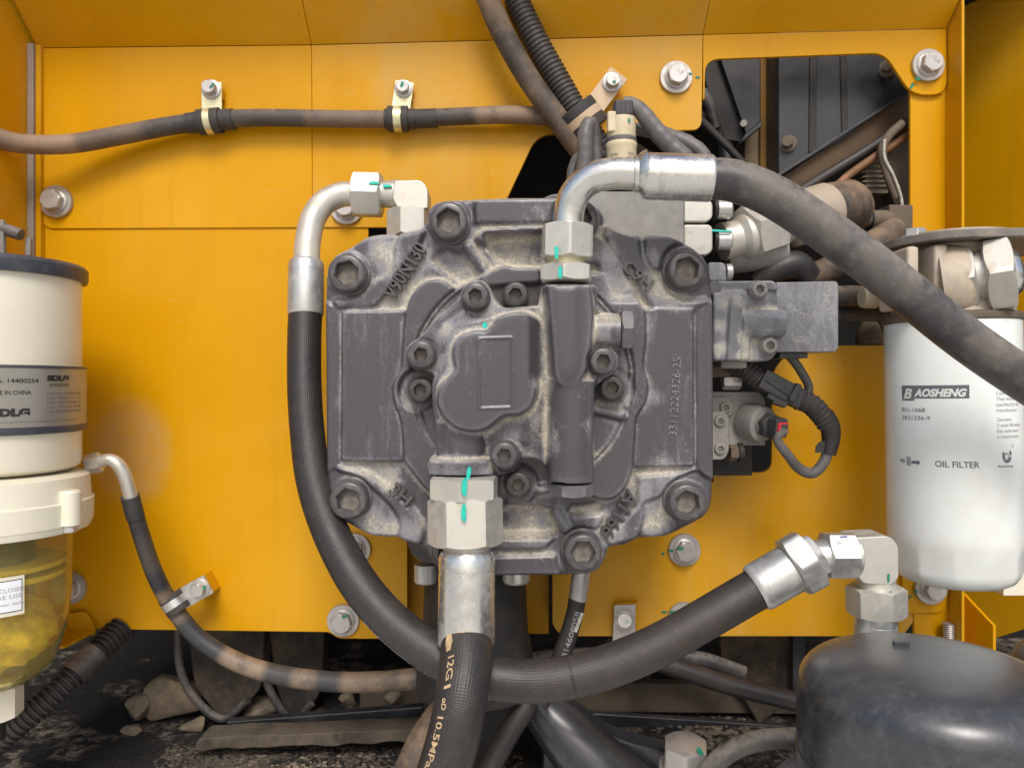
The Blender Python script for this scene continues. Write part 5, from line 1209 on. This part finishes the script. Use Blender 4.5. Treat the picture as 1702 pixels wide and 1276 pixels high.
# body with twelve flats near the foot
def can(seg=144):
    vs = []; rows = [(bot, fR - 40), (bot + 4, fR - 24), (bot + 10, fR - 14), (bot + 20, fR - 6), (bot + 30, fR - 3), (bot + 62, fR - 2), (bot + 72, fR), (bot + 90, fR), (top - 6, fR), (top, fR - 2)]
    for z, r in rows:
        for k in range(seg):
            a = 2 * math.pi * k / seg; rr_ = r
            if bot + 15 < z < bot + 70:
                m = ((a + math.pi / 12) % (math.pi / 6)) - math.pi / 6 / 2 - 0; rr_ = r * (0.45 + 0.55 * math.cos(math.pi / 12) / math.cos(((a) % (math.pi / 6)) - math.pi / 12))
            vs.append(Vector((fa.x + math.sin(a) * rr_, fa.y - math.cos(a) * rr_, z)))
    fs = [(j * seg + k, j * seg + (k + 1) % seg, (j + 1) * seg + (k + 1) % seg, (j + 1) * seg + k) for j in range(len(rows) - 1) for k in range(seg)]
    fs += [tuple(range(seg))[::-1], tuple((len(rows) - 1) * seg + k for k in range(seg))]
    return G().add(vs, fs)
t.rotation_euler.y = -0.016
build('can', can(), M_WHITE, t, sharp=32)
build('rolled_rim', lathe(Vector((fa.x, fa.y, top - 8)), (0, 0, 1), [(0, fR + 0.5), (2, fR + 3), (9, fR + 4), (13, fR + 2), (15, fR - 4), (15, 30)], 96), M_BRNB, t)
def fprint(s, u, v, wpx, size, mat=M_PRINT, name='print', **k):
    th_, hh_ = hit(u, fa.x, fa.y, fR); zz = zat(v, hh_); arc = th_ * fR
    if wpx: wpx = (hit(u + wpx, fa.x, fa.y, fR)[0] - th_) * fR
    return build(name, text_cyl(s, size, (fa.x, fa.y), fR, arc, zz, wpx, off=0.4 if 'off' not in k else k.pop('off'), **k), mat, t)
def wrapquad(u0, u1, v0, v1, off, mat, name, parent=None, C=None):
    C = C or (fa.x, fa.y, fR); n = 16; vs = []
    for k in range(n + 1):
        th, h_ = hit(u0 + (u1 - u0) * k / n, C[0], C[1], C[2])
        hm = hit((u0 + u1) / 2, C[0], C[1], C[2])[1]
        for v in (v0, v1): vs.append(Vector((C[0] + math.sin(th) * (C[2] + off), C[1] - math.cos(th) * (C[2] + off), zat(v, hm))))
    return build(name, G().add(vs, [(2 * k, 2 * k + 1, 2 * k + 3, 2 * k + 2) for k in range(n)]), mat, parent or t)
lp = wrapquad(1499, 1611, 639, 661, 0.25, M_PRINT, 'logo_panel')
wrapquad(1499, 1520, 661, 664, 0.25, M_PRINT, 'logo_panel')
fprint('B', 1502, 660, 14, 23, M_WHITE, 'logo_lettering', bold=.8, shear=.3, off=.6)
fprint('AOSHENG', 1519, 657, 88, 17, M_WHITE, 'logo_lettering', bold=.8, shear=.3, off=.6)
fprint('BO-1668', 1499, 682, 38, 10)
fprint('3831236-9', 1499, 695, 46, 10)
fprint('OIL FILTER', 1552, 774, 74, 14, bold=.2)
wrapquad(1505, 1512, 757, 772, .3, M_PRINTP, 'arrow_icon')
def farrow(u0, u1, v, mat):
    z = zat(v, hit(u0, fa.x, fa.y, fR)[1]); vs = []
    for (u, dz) in ((u0, 2.5), (u1 - 5, 2.5), (u1 - 5, 5), (u1, 0), (u1 - 5, -5), (u1 - 5, -2.5), (u0, -2.5)):
        a = hit(u, fa.x, fa.y, fR)[0]; vs.append(Vector((fa.x + math.sin(a) * (fR + .35), fa.y - math.cos(a) * (fR + .35), z + dz)))
    build('arrow_icon', G().add(vs, [tuple(range(7))]), mat, t)
farrow(1494, 1504, 763, M_PRINTP); farrow(1513, 1528, 766, M_PRINT)
for i, s_ in enumerate(('Caution:', 'They should be', 'specified by the', 'manufacturer.')): fprint(s_, 1655, 656 + i * 9.5, None, 8, M_PRINTP)
for i, s_ in enumerate(('Garantie:', '5 ways filtration', 'Eau exterieure', 'a construction')): fprint(s_, 1656, 700 + i * 9.5, None, 8, M_PRINTP)
fprint('Baosheng', 1657, 777, 24, 6, M_PRINT)
def ring(u, v, r, mat, k0=0, k1=24):
    a0, h0 = hit(u, fa.x, fa.y, fR); zc = zat(v, h0); vs = [];
    for k in range(25):
        a = 2 * math.pi * k / 24
        for q in (r, r * .55):
            th = a0 + math.cos(a) * q / fR; vs.append(Vector((fa.x + math.sin(th) * (fR + .4), fa.y - math.cos(th) * (fR + .4), zc + math.sin(a) * q * 1.3)))
    build('round_emblem', G().add(vs, [(2 * k, 2 * k + 1, 2 * k + 3, 2 * k + 2) for k in range(k0, k1)]), mat, t)
ring(1672, 757, 9.5, M_PRINT, 10, 23); ring(1672, 757, 9.5, M_PRINT, 0, 3); ring(1671, 759, 5, M_PRINTP, 0, 24); ring(1681, 742, 2, M_PRINTP, 0, 24)
# filter head with mounting plate and fittings
t = thing('filter_head', 'pale stained filter head under a dusty mounting plate above the white filter', 'filter head', P(1600, 450, -60))
build('neck', lathe(Vector((fa.x, fa.y, P(0, 520, -60).z)), (0, 0, 1), [(-4, 96), (20, 92), (30, 78), (110, 76), (125, 96), (130, 96)], 64), M_HEAD, t)
build('rib', box(P(1498, 0, 0).x, P(1518, 0, 0).x, -20, 80, P(0, 512, 0).z, P(0, 412, 0).z), M_HEAD, t, bevel=6)
build('web', box(P(1540, 0, 0).x, P(1562, 0, 0).x, -25, 80, P(0, 512, 0).z, P(0, 410, 0).z), M_HEAD, t, bevel=6)
z0 = P(0, 400, -60).z
def flat(pts, z, th):
    n = len(pts); q = rnd(pts, 24); n = len(q)
    return G().add([(x, y, z) for x, y in q] + [(x, y, z + th) for x, y in q], [tuple(range(n))[::-1], tuple(range(n, 2 * n))] + [(i, (i + 1) % n, (i + 1) % n + n, i + n) for i in range(n)])
zt = P(0, 403, 10).z
build('mounting_plate', flat([(P(1470, 0, -60).x, 70, 8), (P(1472, 0, -60).x, 20), (P(1500, 0, -60).x + 10, -42), (P(1560, 0, -60).x, -60), (1120, -70), (1120, 130), (P(1478, 0, -60).x, 130)], zt, 14), M_BRNP, t, bevel=2)
for u_, v_ in ((1520, 388), (1629, 386)):
    a = P(u_, v_, -30); a.z = zt + 13
    b_ = build('bolt', nut(a, a + Vector((0, 0, 17)), 16, .3), M_ZN, t)
    build('washer', lathe(a, (0, 0, 1), [(0, 24), (4, 24), (4, 10)], 32), M_BOLT, b_)
d = Vector((0.86, -0.48, 0.12)).normalized(); a = P(1600, 466, 0)
build('port', lathe(a - d * 30, d, [(0, 62), (20, 62), (38, 56), (46, 48)], 56), M_HEAD, t)
build('hex_nut', nut(a - d * 6, a + d * 18, 50, .5), M_ZNC, t)
build('hex_nut', nut(a + d * 30, a + d * 70, 56, .5), M_ZNC, t)
build('collar', lathe(a + d * 14, d, [(0, 44), (20, 44)], 48), M_ZNC, t)
build('pipe_end', lathe(a + d * 68, d, [(0, 40), (4, 38), (12, 32), (16, 20), (17, 0)], 48), M_AL, t)

# ================================================================== cream fuel filter on the left
cx, cy = P(-14, 0, 0).x, 0.0; cR = 131
t = thing('fuel_filter', 'cream fuel filter with printed metal band and clear yellow bowl at the left edge', 'filter', (cx, cy, 0))
def cyl(prof, seg=96): return lathe(Vector((cx, cy, 0)), (0, 0, 1), prof, seg)
zc = lambda v, h=0: P(0, v, h).z
build('canister', cyl([(zc(782), cR - 14), (zc(776), cR - 3), (zc(768), cR), (zc(462), cR), (zc(462), 0)]), M_CREAM, t)
build('lid_rim', cyl([(zc(462) - 2, cR), (zc(462) - 2, cR + 8), (zc(458), cR + 10), (zc(444), cR + 10), (zc(438), cR + 5), (zc(436), cR - 16), (zc(436), 0)]), M_NAVY, t)
band = build('band', cyl([(zc(706), cR), (zc(706), cR + 7), (zc(612), cR + 7), (zc(608), cR + 4), (zc(608), cR)]), M_BAND, t)
build('band_edge', cyl([(zc(718), cR), (zc(716), cR + 7), (zc(706), cR + 8), (zc(705), cR + 7), (zc(705), cR)]), M_NAVY, band)
build('band_edge', cyl([(zc(613), cR + 7), (zc(613), cR + 8), (zc(609), cR + 8), (zc(609), cR)]), M_NAVY, band)
def cprint(s, u, v, w_, size, mat=M_INK, **k):
    R_ = cR + 7; a0, h0 = hit(u, cx, cy, R_); a1, h1 = hit(min(u + w_, 144), cx, cy, R_)
    build('print', text_cyl(s, size, (cx, cy), R_, a0 * R_, zat(v, h0), (a1 - a0) * R_, off=.4, **k), mat, band)
cprint('No. 14400254', -16, 636, 80, 9.5, bold=.15)
cprint('MADE IN CHINA', -24, 656, 76, 9, bold=.1)
cprint('SDLG', -16, 692, 66, 15, bold=1.2)
cprint('SDLG', 78, 632, 36, 11, bold=.9)
cprint('SHANDONG', 82, 642, 32, 7)
for i, s_ in enumerate(('LINGONG CONSTRUCTION', 'MACHINERY CO., LTD', 'LINYI, SHANDONG 276', 'NO. 126 FUEL FILTER', 'USE GENUINE SPARES')): cprint(s_, 78, 656 + i * 7.5, 56, 5.6, M_PRINT)
cprint('Use genuine parts only. See the operation manual for service intervals', -20, 704, 150, 4.5, M_PRINT)
build('collar', cyl([(zc(868), cR + 2), (zc(868), cR + 18), (zc(832), cR + 19), (zc(830), cR + 15), (zc(792), cR + 12), (zc(786), cR - 2), (zc(786), 60)]), M_CREAM, t)
build('lower_ring', cyl([(zc(880), cR - 30), (zc(880), cR + 13), (zc(868) - 1, cR + 17), (zc(868), cR + 17)]), M_CREAM, t)
for (ang, hb) in ((0.23, 905), (1.38, 868)):
    x, y = cx + math.sin(ang) * (cR + 18), cy - math.cos(ang) * (cR + 18)
    zz = P(0, 810 if ang > 1 else 835, 0 if ang > 1 else 150).z; zb = P(0, hb, 0 if ang > 1 else 150).z
    p_ = build('lug', lathe(Vector((x, y, zb)), (0, 0, 1), [(0, 14), (2, 17), (zz - zb - 4, 17), (zz - zb, 14), (zz - zb, 0)], 32), M_CREAM, t)
    build('bolt', nut(Vector((x, y, zb - 10)), Vector((x, y, zb)), 11, .4), M_ZN, p_)
bR = 116
def lo(z): return -235 + (z + 235) * 1.226 if z < -235 else z
build('bowl', cyl([(lo(z_), r_) for z_, r_ in [(-452, 0), (-452, 30), (-446, 62), (-425, 92), (-380, 110), (-330, bR), (-235, bR + 3), (-205, bR + 4), (-205, bR), (-235, bR - 1), (-330, bR - 4), (-380, 106), (-422, 88), (-442, 58), (-446, 0)]]), M_CLEAR, t)
build('inner_plate', cyl([(-232, 20), (-232, 108), (-226, 110), (-205, 110), (-205, 0)]), M_YPL, t)
for z_ in (-298, -316): build('inner_ring', cyl([(z_, 96), (z_ - 4, 106), (z_ + 4, 108), (z_ + 4, 60)]), M_YPL, t)
build('inner_core', cyl([(-320, 0), (-318, 66), (-250, 60), (-228, 60), (-228, 0)]), M_BLKD, t)
gg = rock_g = None
r2 = random.Random(9); bm = bmesh.new(); bmesh.ops.create_icosphere(bm, subdivisions=4, radius=1)
for p in bm.verts:
    q = p.co.normalized(); k = 1 + 0.10 * math.sin(q.x * 9 + q.z * 7) + 0.07 * math.sin(q.x * 23 + 2) * math.sin(q.y * 19) + 0.12 * mnoise.noise(q * 2.6) + 0.08 * mnoise.noise(q * 9) + r2.uniform(-.02, .02); p.co = Vector((q.x * 86 * k, q.y * 86 * k, q.z * 62 * k))
g = G().add([Vector((cx, cy, -412)) + p.co for p in bm.verts], [tuple(x.index for x in f.verts) for f in bm.faces]); bm.free()
build('sediment', g, M_WAX, t, sharp=0)
build('drain_cock', nut(Vector((cx, cy, -552)), Vector((cx, cy, -500)), 42, .2, nsides=8), M_CREAM, t)
build('drain_stub', lathe(Vector((cx, cy, -590)), (0, 0, 1), [(0, 20), (40, 20)], 32), M_BLKD, t)
# warning label on the bowl
def wrapc(u0, u1, v0, v1, off, mat, name, parent): return wrapquad(u0, u1, v0, v1, off, mat, name, parent, (cx, cy, bR + 3))
lb = wrapc(-60, 40, 962, 1028, 1.2, M_CREAM, 'label', t)
wrapc(-60, 36.5, 968, 1022, 1.5, M_INK, 'label_border', lb)
wrapc(-60, 35, 969.5, 1020.5, 1.8, M_LABEL, 'label_face', lb)
for i, s_ in enumerate(('VALVE CLOSED', 'BEFORE USE.', 'drain water daily')):
    build('label_text', text_cyl(s_, (9, 9, 6)[i], (cx, cy), bR + 3, hit(-40, cx, cy, bR + 3)[0] * (bR + 3), zat(986 + i * 11, hit(0, cx, cy, bR + 3)[1]), 62, off=2.1), M_PRINTP, lb)
# pipe and bracket above the cream filter
t = thing('bracket_bar', 'pale bent bar end above the cream filter at the left edge', 'bar', P(10, 390, -120))
build('bar', tube(resample(path([(-40, 378, -120, 11), (0, 380, -120, 11), (28, 388, -120, 11), (38, 392, -120, 10.5)]), 4), 24), M_CABLE, t)
build('upright', plate([(-20, 365), (5, 365, 3), (6, 430), (-20, 430)], -110, 10), M_GREYB, t, bevel=2)
build('upright', plate([(41, 395), (50, 395), (50, 425), (41, 425)], -130, 10), M_GREYB, t, bevel=2)

# ================================================================== black domes in the lower right
def dome(cx_, cy_, zt_, R, label):
    t = thing('accumulator', label, 'tank', (cx_, cy_, zt_), 'glossy black domes at the lower right')
    hd = R * 0.46; e_ = 2 / 3.4
    pr = [(-420, R)] + [(-hd + hd * math.sin(a) ** e_, R * math.cos(a) ** e_) for a in [k * math.pi / 2 / 24 for k in range(0, 24)]] + [(0, 0)]
    build('shell', lathe(Vector((cx_, cy_, zt_)), (0, 0, 1), pr, 96), M_DOME, t, sharp=60)
    build('seam', lathe(Vector((cx_, cy_, zt_ - hd - 62)), (0, 0, 1), [(0, R), (0, R + 1.6), (3, R + 1.6), (3, R)], 96), M_DOME, t)
    return t
t = dome(530, -300, -343, 160, 'large glossy black dome in the lower right corner')
build('raised_pip', box(502, 524, -262, -256, -348, -337), M_DOME, t, bevel=2)
dome(856, -170, -380, 118, 'second black dome only just showing at the right edge')
sheet('pale_plate', [(1668, 940), (1760, 940), (1760, 990), (1668, 990)], -220, 40, M_CREAM, 'cream plate edge at the right behind the white filter', 'plate')
